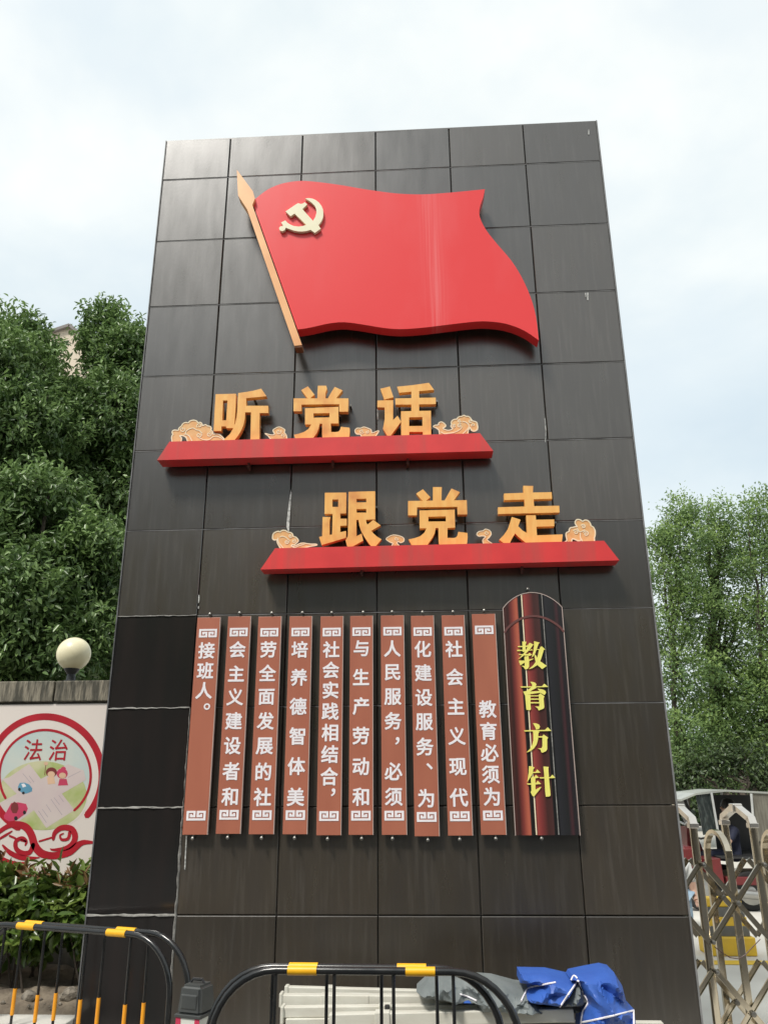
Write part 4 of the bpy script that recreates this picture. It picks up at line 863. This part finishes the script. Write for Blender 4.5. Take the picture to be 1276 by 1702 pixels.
# hidden remainder of the pile down to the ground
rest = root('folded_tent_frame', (fx(700, 1700, FY).x, FY, 0), 'bundle of grey tent frames at the bottom of the pile', 'tent frame', GF)
zz = fx(600, 1702, FY).z-.03; k = 0
while zz > .03:
    for yy in (FY-.12, FY, FY+.10):
        x_ = fx(475, 1700, FY).x+random.uniform(0, .15); o = MB().bar((x_, yy, zz), (x_+1.75, yy+random.uniform(-.02, .02), zz), .05, .05).build('leg_tube', 'frame'); world_child(o, rest)
    zz -= .056
def cloth(name, outline, o_, s_, yplane, m, fold, depth, label=None, parent=None, back=.16, step=.011):
    P_ = [(lambda v: Vector((v.x, v.z)))(at_y(o_[0]+x/s_, o_[1]+y/s_, yplane)) for x, y in outline]
    # subdivide the rim
    ring = []
    for i in range(len(P_)):
        a_, b_ = P_[i], P_[(i+1) % len(P_)]; k_ = max(1, int((b_-a_).length/step))
        for q_ in range(k_): ring.append(a_.lerp(b_, q_/k_))
    xs_ = [p_.x for p_ in ring]; zs_ = [p_.y for p_ in ring]; ex = []
    def inside(p_):
        c_ = False
        for i in range(len(P_)):
            a_, b_ = P_[i], P_[(i+1) % len(P_)]
            if (a_.y > p_[1]) != (b_.y > p_[1]) and p_[0] < (b_.x-a_.x)*(p_[1]-a_.y)/(b_.y-a_.y)+a_.x: c_ = not c_
        return c_
    z_ = min(zs_)
    while z_ < max(zs_):
        x_ = min(xs_)
        while x_ < max(xs_):
            q_ = (x_+random.uniform(-.3, .3)*step, z_+random.uniform(-.3, .3)*step)
            if inside(q_): ex.append(q_)
            x_ += step
        z_ += step
    V2, T = fill([[tuple(p_) for p_ in ring]], [], ex)
    def edge(p_):
        best = 9
        for i in range(len(P_)):
            a_, b_ = P_[i], P_[(i+1) % len(P_)]; ab = b_-a_; t_ = max(0, min(1, (Vector(p_)-a_).dot(ab)/max(1e-9, ab.dot(ab)))); best = min(best, (Vector(p_)-a_-ab*t_).length)
        return best
    n_ = len(V2); V3 = []
    for (x_, z_) in V2:
        e_ = min(1, edge((x_, z_))/.06); V3.append((x_, yplane-depth*math.sqrt(e_*(2-e_))*.6-fold(x_, z_)*min(1, e_*2.2+.03), z_))
    cnt = set()
    for t in T:
        for i in range(3): cnt.add((t[i], t[(i+1) % 3]))
    F = [tuple(t) for t in T]
    V3b = [(x_, yplane+back, z_) for x_, z_ in V2]
    for (a_, b_) in cnt:
        if (b_, a_) not in cnt: F.append((a_, a_+n_, b_+n_, b_))
    F += [tuple(i+n_ for i in t[::-1]) for t in T]
    me = me_new(name, V3+V3b, F, True)
    bm = bmesh.new(); bm.from_mesh(me); bmesh.ops.recalc_face_normals(bm, faces=bm.faces[:]); bm.to_mesh(me); bm.free()
    try: me.set_sharp_from_angle(angle=R(24))
    except Exception: pass
    return ob(name, me, m, parent)
def crump(x, z): return .045*(1-abs(mnoise.noise((x*7, z*7, 3)))*1.6)**2+.022*(1-abs(mnoise.noise((x*17, z*17, 8)))*1.6)**2
def tri(u): u = u % 1; return 1-abs(2*u-1)
def foldA(x, z):
    w_ = .05*math.sin(x*9+z*5); a1 = tri((x*.55+z*1.0+w_)*6.1); a2 = tri((x*.9-z*.7+w_)*3.3+.3); return .07*a1**.8+.08*a2+1.2*crump(x, z)
def foldB(x, z):
    w_ = .06*math.sin(x*7-z*8); a1 = tri((-x*.28+z*1.0+w_)*8.5); a2 = tri((x*.6+z*.9+w_)*3.7); return .05*a1+.06*a2**1.3+1.6*crump(x+3, z)
CZ = (640, 1500)
tent = cloth('tent_cloth', [(905,356),(980,340),(1060,325),(1100,335),(1140,400),(1160,480),(1200,518),(1198,640),(942,640),(945,545),(975,480),(930,380),(895,375)], CZ, 2.9, FY-.20, 'bluecloth', foldA, .03)
tag(tent, 'crumpled blue and grey tent cloth heaped over the white tent frames', 'tent cloth')
cloth('blue_fold', [(650,345),(790,348),(895,372),(932,382),(900,430),(840,500),(745,490),(655,475),(690,430),(760,402),(650,388)], CZ, 2.9, FY-.16, 'bluecloth', foldB, .03, parent=tent)
cloth('grey_lining', [(150,430),(210,375),(270,362),(390,368),(520,378),(640,410),(720,415),(700,450),(745,492),(840,502),(975,500),(940,528),(600,528),(450,532),(440,495),(340,480),(180,460)], CZ, 2.9, FY-.10, 'greycloth', foldB, .02, parent=tent)
cloth('grey_pocket', [(928,384),(974,478),(945,500),(842,502)], CZ, 2.9, FY-.185, 'greycloth', foldB, .01, parent=tent, back=.05)
cloth('blue_edge', [(360,470),(380,455),(430,478),(415,490),(365,485)], CZ, 2.9, FY-.15, 'bluecloth', foldB, .01, parent=tent, back=.05)
from mathutils.bvhtree import BVHTree
BV = [BVHTree.FromPolygons([v.co[:] for v in o_.data.vertices], [p_.vertices[:] for p_ in o_.data.polygons]) for o_ in [tent]+[c_ for c_ in tent.children]]
def piping(line, y, r_=.0042):
    P3 = []
    for x, y_ in smoothline(line, 4):
        d_ = ray(CZ[0]+x/2.9, CZ[1]+y_/2.9); best = None
        for t_ in BV:
            h_ = t_.ray_cast(CAM_LOC, d_)
            if h_[0] is not None and (best is None or h_[3] < best[3]): best = h_
        P3.append(best[0]-d_*.006 if best else at_y(CZ[0]+x/2.9, CZ[1]+y_/2.9, (P3[-1].y if P3 else y)))
    return MB().tube(P3, r_, 6).build('white_piping', 'white', tent, smooth=True)
piping([(945,578),(1000,568),(1100,545),(1196,520)], FY-.32); piping([(842,502),(880,445),(915,395),(930,378),(950,430),(975,482),(950,530),(942,600)], FY-.27)
piping([(655,475),(672,440),(700,410),(820,385)], FY-.225); piping([(360,442),(400,455),(440,474)], FY-.18); piping([(895,375),(908,352),(925,366)], FY-.24); piping([(1196,520),(1197,590)], FY-.28)

# grey capped carton beside the barriers
cp0 = at_y(325, 1694, -1.0)
cxx, czz = cp0.x, cp0.z+.022
ct = root('capped_carton', (cxx, -1.0, 0), 'dark grey boxy plastic cap on a red and white carton between the barriers', 'box', rz=R(-18))
MB().box(-.075, .075, -.075, .075, 0, czz-.002, .004).build('carton', 'carton_w', ct)
for sx_ in (-1, 1):
    MB().add([(sx_*.075, -.0765, czz-.30), (sx_*.02, -.0765, czz-.30), (sx_*.045, -.0765, czz-.003), (sx_*.075, -.0765, czz-.003)], [(0,1,2,3)]).build('red_stripe', 'carton_r', ct, fix=False)
bm = bmesh.new(); bmesh.ops.create_cube(bm, size=1)
for v in bm.verts:
    t = .84 if v.co.z > 0 else 1; v.co = (v.co.x*.155*t, v.co.y*.155*t, czz+.065+v.co.z*.12)
bmesh.ops.bevel(bm, geom=bm.edges[:], offset=.014, segments=3, affect='EDGES')
me = bpy.data.meshes.new('cap'); bm.to_mesh(me); bm.free(); cpo = ob('cap', me, 'greybox', ct)
ct.scale = (.84, .84, 1)
MB().box(-.05, .05, -.079, -.066, czz+.03, czz+.09, .006).build('embossed_panel', 'greybox', ct)
MB().tube([(-.045, 0, czz+.122), (-.03, 0, czz+.140), (.03, 0, czz+.140), (.045, 0, czz+.122)], .007, 6).build('handle', 'blackplastic', ct, smooth=True)
MB().box(-.082, .082, -.082, .082, czz-.004, czz+.01, .003).build('rim', 'greybox', ct)

# ================================================================ FOLDING GATE
gate = root('folding_gate', (3.2, .45, 0), 'stainless steel folding gate with arched and pointed posts right of the pillar', 'gate')
GY = .42
def gx(px, py): return at_y(px, py, GY)
pz = gx(1251, 1340).z; xP = gx(1236, 1400).x; az = gx(1195, 1384).z; z1_ = gx(1209, 1499).z; z2_ = gx(1228, 1681).z
ph = R(97)    # arches stand across the gate line
D = Vector((math.cos(ph), math.sin(ph), 0))
pitch = gx(1251, 1381).x-gx(1152, 1381).x
def flatpath(pts_, w, t, name, m):
    mb = MB()
    for a_, b_ in zip(pts_[:-1], pts_[1:]):
        a_, b_ = Vector(a_), Vector(b_); d_ = (b_-a_).normalized(); mb.bar(a_-d_*t*.2, b_+d_*t*.2, w, t, up=(D if abs(d_.z) > .7 else (0, 0, 1)))
    o = mb.build(name, m); world_child(o, gate); return o
for k in range(-1, 7):
    # pointed unit
    cx_ = gx(1251, 1381).x+k*pitch; hw = .19; c0 = Vector((cx_, GY, 0))+D*hw
    A = c0-D*hw; B = c0+D*hw; sh = pz-.13
    for q_, nm in ((A, 'post'), (B, 'post')):
        mb = MB(); sec = [(math.copysign(abs(math.cos(t))**.45, math.cos(t))*.022, math.copysign(abs(math.sin(t))**.45, math.sin(t))*.018) for t in [2*math.pi*i/20 for i in range(20)]]
        mb.add([(a_, b_, .06) for a_, b_ in sec]+[(a_, b_, sh) for a_, b_ in sec], [(i, (i+1) % 20, (i+1) % 20+20, i+20) for i in range(20)]+[tuple(range(20))[::-1], tuple(range(20, 40))])
        o = mb.build(nm, 'steel', smooth=True); o.location = q_; world_child(o, gate)
        o.rotation_euler.z = R(8)
        o = MB().box(-.030, .030, -.024, .024, sh, sh+.03, .003).build('post_collar', 'steel_end'); o.location = q_; o.rotation_euler.z = R(8); world_child(o, gate)
        o = MB().lathe([(.032, -.012), (.032, .012)], (0, 0, 0), 14, 'y').build('roller', 'rubber'); o.location = (q_.x, q_.y, .032); world_child(o, gate)
    apx = c0+Vector((0, 0, pz-.012))
    for q_, e_ in ((A, 1), (B, -1)):
        a_ = q_+Vector((0, 0, sh+.028)); m_ = q_+D*e_*.012+Vector((0, 0, sh+.055))
        flatpath([a_, m_, apx-D*e_*.02], .048, .034, 'gable_bar', 'steel_end')
    o = MB().box(-.032, .032, -.034, .034, pz-.045, pz+.012, .008).build('ridge_cap', 'steel_end'); o.location = c0; o.rotation_euler.z = ph; world_child(o, gate)
    # round arch unit
    hw2 = .15; c1 = Vector((cx_-pitch/2+.012, GY, 0))+D*hw2; A = c1-D*hw2; B = c1+D*hw2
    arc_ = [A+Vector((0, 0, .05)), A+Vector((0, 0, az-hw2))]+[c1-D*hw2*math.cos(t)+Vector((0, 0, az-hw2+hw2*math.sin(t))) for t in [math.pi*i/12 for i in range(1, 12)]]+[B+Vector((0, 0, az-hw2)), B+Vector((0, 0, .05))]
    mb = MB(); rows = []
    q3 = Vector((-D.y, D.x, 0)); Vv = []; Ff = []
    for i, p_ in enumerate(arc_):
        d_ = (arc_[min(i+1, len(arc_)-1)]-arc_[max(i-1, 0)]).normalized(); nn = d_.cross(q3).normalized()
        for s_, t_ in ((-1, -1), (1, -1), (1, 1), (-1, 1)): Vv.append(p_+q3*s_*.019+nn*t_*.012)
        if i:
            for j in range(4): a_ = (i-1)*4+j; b_ = (i-1)*4+(j+1) % 4; Ff.append((a_, b_, b_+4, a_+4))
    Ff += [(3, 2, 1, 0), tuple(len(Vv)-4+j for j in range(4))]
    mb.add(Vv, Ff); o = mb.build('arch_post', 'steel'); world_child(o, gate)
    # scissors
    fy = A.y-.035
    for zc in (z1_, z2_):
        for dy_, sgn in ((-.012, 1), (.016, -1)):
            for row in (0, 1):
                yy = fy+dy_+row*.26
                ctr = Vector((A.x, yy, zc)); e_ = Vector((pitch/2*.98, 0, -.225*sgn))
                mb = MB().bar(ctr-e_, ctr+e_, .007, .030, up=(0, 0, 1)); nv = Vector((e_.z, 0, -e_.x)).normalized()*.0135
                for q2 in (-1, 1): mb.bar(ctr-e_+nv*q2+Vector((0, -.006, 0)), ctr+e_+nv*q2+Vector((0, -.006, 0)), .010, .0035)
                o = mb.build('scissor_bar', 'steel'); world_child(o, gate)
        for row in (0, 1):
            o = MB().lathe([(.006, -.012), (.015, -.009), (.017, 0), (.017, .05)], (A.x, fy-.028+row*.26, zc), 12, 'y').build('pivot_bolt', 'bolt', smooth=True); world_child(o, gate)
        for xx in (-pitch/2,):
            for dz in (-.225, .225):
                o = MB().lathe([(.006, -.012), (.012, -.009), (.013, 0), (.013, .04)], (A.x+xx*.96, fy-.024, zc+dz*.96), 10, 'y').build('pivot_bolt', 'bolt', smooth=True); world_child(o, gate)
wp_ = [gx(1177, 1568), gx(1190, 1578), gx(1203, 1586), gx(1217, 1588), gx(1228, 1581), gx(1240, 1568), gx(1252, 1556)]
o = MB().tube([v+Vector((0, -.1, 0)) for v in wp_], .0028, 6).build('hanging_wire', 'wire', smooth=True); world_child(o, gate)
tag(MB().box(2.99, 9, GY+.02, GY+.06, .0, .012).build('gate_rail', 'steel'), 'steel floor rail under the folding gate', 'rail')

# ================================================================ STRIPED BLOCK, ROAD LINE
BY = at_z(1215, 1590, 0).y
def bxz(px, py): v = at_y(px, py, BY); return v.x, v.z
x0, _ = bxz(1176, 1575); x1, _ = bxz(1257, 1575); zs = [0]+[bxz(1215, q_)[1] for q_ in (1558, 1541, 1526, 1510, 1494)]
sb = root('striped_concrete_block', ((x0+x1)/2, BY+.25, 0), 'yellow and grey banded concrete block on the ground behind the gate', 'traffic block')
xm = (x0+x1)/2; hw = (x1-x0)/2
for i in range(5):
    w0 = hw*(1-.0*i) if i == 0 else hw*(.86-.035*(i-1)); ch = .012 if i in (0, 4) else 0
    o = MB().box(xm-w0, xm+w0, BY+(.0 if i == 0 else .03+.012*i), BY+.3-(.0 if i == 0 else .03+.012*i), zs[i]+.001, zs[i+1], ch or .002).build('band', ('yellowp', 'greyp', 'yellowp', 'greyp', 'yellowp')[i]); world_child(o, sb)
la = at_z(1215, 1597, .0).y; lb = at_z(1215, 1604, .0).y
tag(MB().add([(2, lb, .004), (14, lb, .004), (14, la, .004), (2, la, .004)], [(0,1,2,3)]).build('yellow_line', 'yellowp', fix=False), kind='structure')

# ================================================================ PEOPLE
def skin_body(name, pts_, edges, rad, m, parent, lev=2, root_i=0):
    me = bpy.data.meshes.new(name); me.from_pydata(pts_, edges, []); o = bpy.data.objects.new('tmp_skin', me); COL.objects.link(o)
    md = o.modifiers.new('s', 'SKIN'); sv = me.skin_vertices[0].data
    for i, r_ in enumerate(rad): sv[i].radius = (r_, r_) if not hasattr(r_, '__len__') else r_
    sv[root_i].use_root = True; md.use_smooth_shade = True
    sb_ = o.modifiers.new('u', 'SUBSURF'); sb_.levels = lev; sb_.render_levels = lev
    bpy.context.view_layer.update(); ev = o.evaluated_get(bpy.context.evaluated_depsgraph_get()); m2 = bpy.data.meshes.new_from_object(ev); m2.name = name
    bpy.data.objects.remove(o); m2.materials.clear(); return ob(name, m2, m, parent)
def head(parent, c, r_, face, hair='hair'):
    f_ = Vector(face).normalized(); c = Vector(c); sd_ = f_.cross(Vector((0, 0, 1)))
    MB().lathe([(r_*math.sin(t)*.82, -r_*math.cos(t)*1.08) for t in [R(5+170*i/14) for i in range(15)]], tuple(c), 16).build('head', 'skin', parent, smooth=True)
    MB().tube([c+f_*r_*.72+Vector((0, 0, r_*.12)), c+f_*r_*1.02-Vector((0, 0, r_*.12))], [r_*.08, r_*.15], 6).build('nose', 'skin', parent, smooth=True)
    for s_ in (-1, 1):
        MB().lathe([(.02, -.006), (.02, .006)], tuple(c+sd_*s_*r_*.8), 8, 'y').build('ear', 'skin', parent)
        MB().box(-.009, .009, -.004, .004, -.005, .005).build('eye', 'hair', parent).location = c+f_*r_*.80+sd_*s_*r_*.3+Vector((0, 0, r_*.1))
    MB().box(-.018, .018, -.004, .004, -.003, .003).build('mouth', 'redp', parent).location = c+f_*r_*.80-Vector((0, 0, r_*.45))
    MB().lathe([(r_*1.1*math.sin(t)*.9, r_*1.12*math.cos(t)) for t in [R(3+100*i/9) for i in range(10)]], tuple(c-f_*r_*.16+Vector((0, 0, r_*.12))), 16).build('hair', hair, parent, smooth=True)
def hand(parent, w, d, up=(0, 0, 1), curl=.3):
    w = Vector(w); d = Vector(d).normalized(); up = Vector(up); s_ = d.cross(up).normalized(); mb = MB()
    mb.tube([w, w+d*.05, w+d*.09], [.022, .036, .034], 8, flat=.5)
    for i, L_ in enumerate((.07, .078, .074, .058)):
        b_ = w+d*.085+s_*(-.026+.0175*i); mb.tube([b_, b_+d*L_*.55-up*curl*.02, b_+d*L_-up*curl*.05], [.0095, .009, .007], 6)
    b_ = w+d*.03-s_*.03; mb.tube([b_, b_-s_*.025+d*.03, b_-s_*.03+d*.06], [.012, .010, .008], 6)
    mb.build('hand', 'skin', parent, smooth=True)

# ================================================================ THREE WHEELER (side on, beyond the block)
VY = 6.6
def vx(px, py, y=VY): v = at_y(px, py, y); return v.x, v.z
tk = root('three_wheeler', (vx(1230, 1500)[0], VY+.5, 0), 'covered red three wheeler with grey canopy and side curtains beyond the gate', 'three wheeler')
def tp(o): return world_child(o, tk)
xl, zl = vx(1134, 1329); xt, ztp = vx(1155, 1317); xpk, zpk = vx(1205, 1312.5); xr_, zr_ = vx(1330, 1319)
D2 = 1.15
V = [(xl, VY+.1, zl), (xt, VY, ztp-.01), (xpk, VY, zpk), (xr_, VY, zr_), (xr_, VY+D2, zr_), (xpk, VY+D2, zpk), (xt, VY+D2, ztp-.01), (xl, VY+D2-.1, zl)]
Vt = V+[(a_, b_, c_-.025) for a_, b_, c_ in V]
F = [(0,1,6,7),(1,2,5,6),(2,3,4,5),(8,15,14,9),(9,14,13,10),(10,13,12,11)]+[(i, (i+1) % 8, (i+1) % 8+8, i+8) for i in range(8)]
tp(MB().add(Vt, F).build('canopy', 'canopy'))
def quad3(name, px4, y, m, t=.012):
    q_ = [vx(a_, b_, y) for a_, b_ in px4]; o = plate(name, [q_], [], y, y+t, m); return tp(o)
quad3('front_curtain', [(1155,1318),(1181,1318),(1192,1383),(1168,1388)], VY+.02, 'curtain')
quad3('rear_curtain', [(1248,1319),(1330,1321),(1330,1400),(1254,1398)], VY+.02, 'curtain2')
pa = vx(1181, 1317); pb = vx(1193, 1388)
tp(MB().tube([(pa[0], VY-.01, pa[1]), (pb[0], VY-.01, pb[1])], .016, 8).build('canopy_post', 'whitep', smooth=True))
tp(MB().tube([(pa[0], VY+D2, pa[1]), (pb[0], VY+D2, pb[1])], .016, 8).build('canopy_post', 'whitep', smooth=True))
pa = vx(1247, 1319); pb = vx(1256, 1430)
tp(MB().tube([(pa[0], VY-.01, pa[1]), (pb[0], VY-.01, pb[1])], .016, 8).build('canopy_post', 'whitep', smooth=True))
tp(MB().tube([(pa[0], VY+D2, pa[1]), (pb[0], VY+D2, pb[1])], .016, 8).build('canopy_post', 'whitep', smooth=True))
quad3('dark_back_sheet', [(1180,1321),(1330,1322),(1335,1420),(1192,1420)], VY+D2-.02, 'darkmetal')  # dark sheet across the back gives the interior its darkness
quad3('side_panel', [(1176,1430),(1196,1427),(1203,1468),(1182,1462)], VY-.02, 'redp', .9)
a_, z_a = vx(1196, 1424); b_, z_b = vx(1340, 1424); zf = vx(1220, 1472)[1]
tp(MB().box(a_, b_, VY, VY+D2, z_a-.03, z_a+.0, .008).build('seat_base', 'blackplastic'))
tp(MB().box(a_+.05, b_, VY+.02, VY+D2, zf, z_a-.25, .01).build('cargo_box', 'redp'))
tp(MB().box(a_+.02, b_, VY+.05, VY+D2-.05, zf-.10, zf-.001).build('chassis', 'blackplastic'))
tp(MB().box(vx(1270, 1440)[0], vx(1276, 1440)[0]+.25, VY-.03, VY+.0, vx(1270, 1462)[1], vx(1270, 1438)[1], .006).build('reflector_board', 'orange'))
for wx_ in (vx(1252, 1490)[0], vx(1170, 1490)[0]):
    wr_ = .24
    for yy in ((VY+.06, VY+D2-.14) if wx_ > 4.2 else (VY+.5,)):
        w_ = MB().lathe([(wr_-.07, 0), (wr_-.015, -.002), (wr_, .02), (wr_, .07), (wr_-.015, .092), (wr_-.07, .09)], (wx_, yy, wr_), 28, 'y').build('tyre', 'rubber', smooth=True); tp(w_)
        tp(MB().lathe([(.04, -.02), (.06, -.01), (wr_-.072, .0), (wr_-.072, .088)], (wx_, yy, wr_), 20, 'y').build('rim', 'alu', smooth=True))
tp(MB().tube([(vx(1222, 1484)[0], VY-.04, vx(1222, 1484)[1]), (vx(1262, 1488)[0], VY-.04, vx(1262, 1488)[1])], .055, 12).build('silencer', 'alu', smooth=True))
hb_ = vx(1178, 1400)
tp(MB().tube([(hb_[0]-.1, VY+.55, .5), (hb_[0]+.02, VY+.55, hb_[1]+.02)], .022, 8).build('steering_column', 'darkmetal', smooth=True))
tp(MB().tube([(hb_[0]+.12, VY+.22, hb_[1]+.06), (hb_[0]+.02, VY+.4, hb_[1]+.02), (hb_[0]+.02, VY+.7, hb_[1]+.02), (hb_[0]+.12, VY+.88, hb_[1]+.06)], .014, 8).build('handlebar', 'darkmetal', smooth=True))
tp(MB().box(hb_[0]-.28, hb_[0]-.1, VY+.3, VY+.8, .35, hb_[1]-.08, .03).build('front_shield', 'redp'))
# driver
hc = vx(1208, 1342, VY+.45); sc = vx(1212, 1372, VY+.45); hp = vx(1218, 1422, VY+.45)
dr = root('person', (hp[0], VY+.45, 0), 'person in dark navy clothes sitting in the three wheeler, arm stretched forward', 'person')
Yd = VY+.45; B3 = lambda x, dy, z: (x, Yd+dy, z)
neck = (sc[0], sc[1]+.03)
pts_ = [B3(hp[0], 0, hp[1]+.05), B3(hp[0]-.01, 0, (hp[1]+sc[1])/2), B3(sc[0], 0, sc[1]-.04), B3(neck[0], 0, neck[1]),
  B3(sc[0], -.17, sc[1]-.05), B3(sc[0]-.10, -.22, sc[1]-.20), B3(sc[0], .17, sc[1]-.05), B3(sc[0]-.12, .22, sc[1]-.20),
  B3(hp[0], -.10, hp[1]+.0), B3(hp[0]-.38, -.12, hp[1]+.02), B3(hp[0]-.40, -.12, hp[1]-.36), B3(hp[0], .10, hp[1]), B3(hp[0]-.38, .12, hp[1]+.02), B3(hp[0]-.40, .12, hp[1]-.36)]
body = skin_body('body', pts_, [(0,1),(1,2),(2,3),(2,4),(4,5),(2,6),(6,7),(0,8),(8,9),(9,10),(0,11),(11,12),(12,13)], [.13,.12,.13,.05,.06,.045,.06,.045,.085,.065,.045,.085,.065,.045], 'navy', dr)
body.location -= dr.location
sub = bpy.data.objects.new('x', None)
ar = MB().tube([B3(sc[0]-.10, -.22, sc[1]-.20), B3(sc[0]-.24, -.25, sc[1]-.10)], [.040, .028], 10).build('forearm', 'skin', smooth=True); world_child(ar, dr)
hold = []
def under(fn, rt):
    before = set(bpy.data.objects); fn(); 
    for o in set(bpy.data.objects)-before:
        if o.parent is None: world_child(o, rt)
under(lambda: hand(None, B3(sc[0]-.235, -.25, sc[1]-.105), (-1, 0, .25), (0, 0, 1), .2), dr)
under(lambda: head(None, B3(hc[0], 0, hc[1]), .105, (-1, -.25, 0)), dr)
# person beside the pillar, only an arm and a leg show
pv = at_y(1149, 1482, 5.2); gx0 = pv.x-.20; Yp = 5.2
pn = root('person', (gx0, Yp, 0), 'person in white top and light blue jeans, mostly hidden behind the pillar edge', 'person')
ez = pv.z; k_ = .62   # shoulder height follows from the elbow height
H = lambda x, y, z: (gx0+x, Yp+y, z)
hipz = ez-.08; shz = ez+.34
jp = skin_body('jeans', [H(0, 0, hipz+.08), H(-.09, 0, hipz), H(-.10, -.03, hipz*.52), H(-.10, 0, .06), H(.09, 0, hipz), H(.11, -.05, hipz*.52), H(.11, 0, .06)], [(0,1),(1,2),(2,3),(0,4),(4,5),(5,6)], [.14,.10,.075,.055,.10,.075,.055], 'jeans', pn); jp.location -= pn.location
tp_ = skin_body('white_top', [H(0, 0, hipz+.08), H(0, 0, (hipz+shz)/2), H(0, 0, shz-.03), H(0, 0, shz+.06), H(.17, 0, shz-.04), H(.21, 0, ez+.10), H(-.17, 0, shz-.04), H(-.21, 0, ez+.10)], [(0,1),(1,2),(2,3),(2,4),(4,5),(2,6),(6,7)], [.14,.13,.13,.05,.065,.055,.065,.055], 'whitecl', pn); tp_.location -= pn.location
for s_ in (-1, 1):
    world_child(MB().tube([H(.21*s_, 0, ez+.10), H(.22*s_, -.01, ez), H(.20*s_, -.14, ez-.08)], [.046, .042, .028], 10).build('forearm', 'skin', smooth=True), pn)
    under(lambda: hand(None, H(.20*s_, -.14, ez-.08), (-.1*s_, -1, -.2), (0, 0, 1)), pn)
    world_child(MB().box(gx0-.155+.21*(s_ > 0), gx0-.055+.21*(s_ > 0), Yp-.17, Yp+.09, 0, .07, .02).build('shoe', 'blackplastic'), pn)
under(lambda: head(None, H(0, 0, shz+.20), .108, (.3, -1, 0)), pn)

# red scooter half hidden by the pillar and first post
SY = 7.6; s0 = at_y(1150, 1350, SY)
sc_ = root('scooter', (s0.x, SY, 0), 'red motor scooter with windshield half hidden behind the pillar edge', 'scooter')
def sp(o): return world_child(o, sc_)
for wx_ in (s0.x-.15, s0.x-1.2):
    sp(MB().lathe([(.15, 0), (.20, .0), (.22, .02), (.22, .06), (.20, .08), (.15, .08)], (wx_, SY-.04, .22), 22, 'y').build('wheel', 'rubber', smooth=True))
q_ = [(s0.x-.12, .35), (s0.x+.02, .30), (s0.x+.08, .55), (s0.x-.06, .98), (s0.x-.16, 1.0), (s0.x-.2, .5)]
sp(plate('front_shield', [q_], [], SY-.17, SY+.17, 'redp'))
sp(plate('seat_body', [[(s0.x-1.3, .40), (s0.x-.5, .34), (s0.x-.45, .45), (s0.x-.6, .72), (s0.x-1.3, .78)]], [], SY-.13, SY+.13, 'redp'))
sp(MB().box(s0.x-1.3, s0.x-.62, SY-.13, SY+.13, .781, .86, .03).build('seat', 'blackplastic'))
sp(MB().box(s0.x-.2, s0.x-.1, SY-.03, SY+.03, .3, .36).build('floor_board', 'blackplastic'))
sp(MB().box(s0.x-.52, s0.x-.15, SY-.12, SY+.12, .30, .34, .01).build('floor_board', 'blackplastic'))
sp(MB().tube([(s0.x-.18, SY-.33, 1.08), (s0.x-.12, SY, 1.02), (s0.x-.18, SY+.33, 1.08)], .016, 8).build('handlebar', 'whitep', smooth=True))
sp(plate('windshield', [[(s0.x-.06, 1.0), (s0.x-.02, 1.02), (s0.x-.14, 1.38), (s0.x-.18, 1.37)]], [], SY-.22, SY+.22, 'darkmetal'))

# ================================================================ ACROSS THE ROAD, BEHIND THE STANDPOINT (unseen, added to darken reflections in the lower tiles)
def block(x0, x1, y0, y1, h, m, label):
    rt = root('apartment_building', ((x0+x1)/2, (y0+y1)/2, 0), label, 'building')
    world_child(MB().box(x0, x1, y0, y1, 0, h).build('wall', m), rt)
    world_child(MB().box(x0-.3, x1+.3, y0-.3, y1+.3, h+.002, h+.4).build('roof', 'roof'), rt)
    nxx = int((x1-x0)/3.2)
    for i in range(nxx):
        for j in range(int(h/3.1)):
            xx = x0+1+i*3.2; zz = 1+j*3.1
            w_ = MB().box(xx, xx+1.6, y1+.002, y1+.06, zz, zz+1.6).build('window', 'whitep'); world_child(w_, rt)
            MB().box(xx+.08, xx+1.52, y1+.062, y1+.075, zz+.08, zz+1.52).build('pane', 'glass', w_)
M['oldbrick'] = mat('old_brown_render', (.16, .12, .095), .9, c2=(.12, .09, .07), scale=1)
block(-26, 2, -42, -30, 15, 'oldbrick', 'unseen brown apartment block added across the road, left of the viewer')
block(6, 34, -44, -31, 12, 'oldbrick', 'unseen lower brown apartment block added across the road')
for i_, (x_, y_) in enumerate(((-9, -19), (-2.5, -21), (4, -20), (10.5, -19))):
    tree('added_roadside_tree', (x_, y_, 0), [(x_+random.uniform(-1.6, 1.6), y_+random.uniform(-1.5, 1.5), random.uniform(3.5, 7.0), 2.2, 2.0, 1.8) for _ in range(6)], 1000, 14, .34, 'leaf',
         ['unseen tree added across the road, leftmost of four', 'unseen tree added across the road, second from the left', 'unseen tree added across the road, third from the left', 'unseen tree added across the road, rightmost of four'][i_], 'unseen trees added across the road', tr=.2, sprig=.5, droop=.2, shell=.4, diamond=True, wr=.6)
bpy.data.objects.remove(FO)
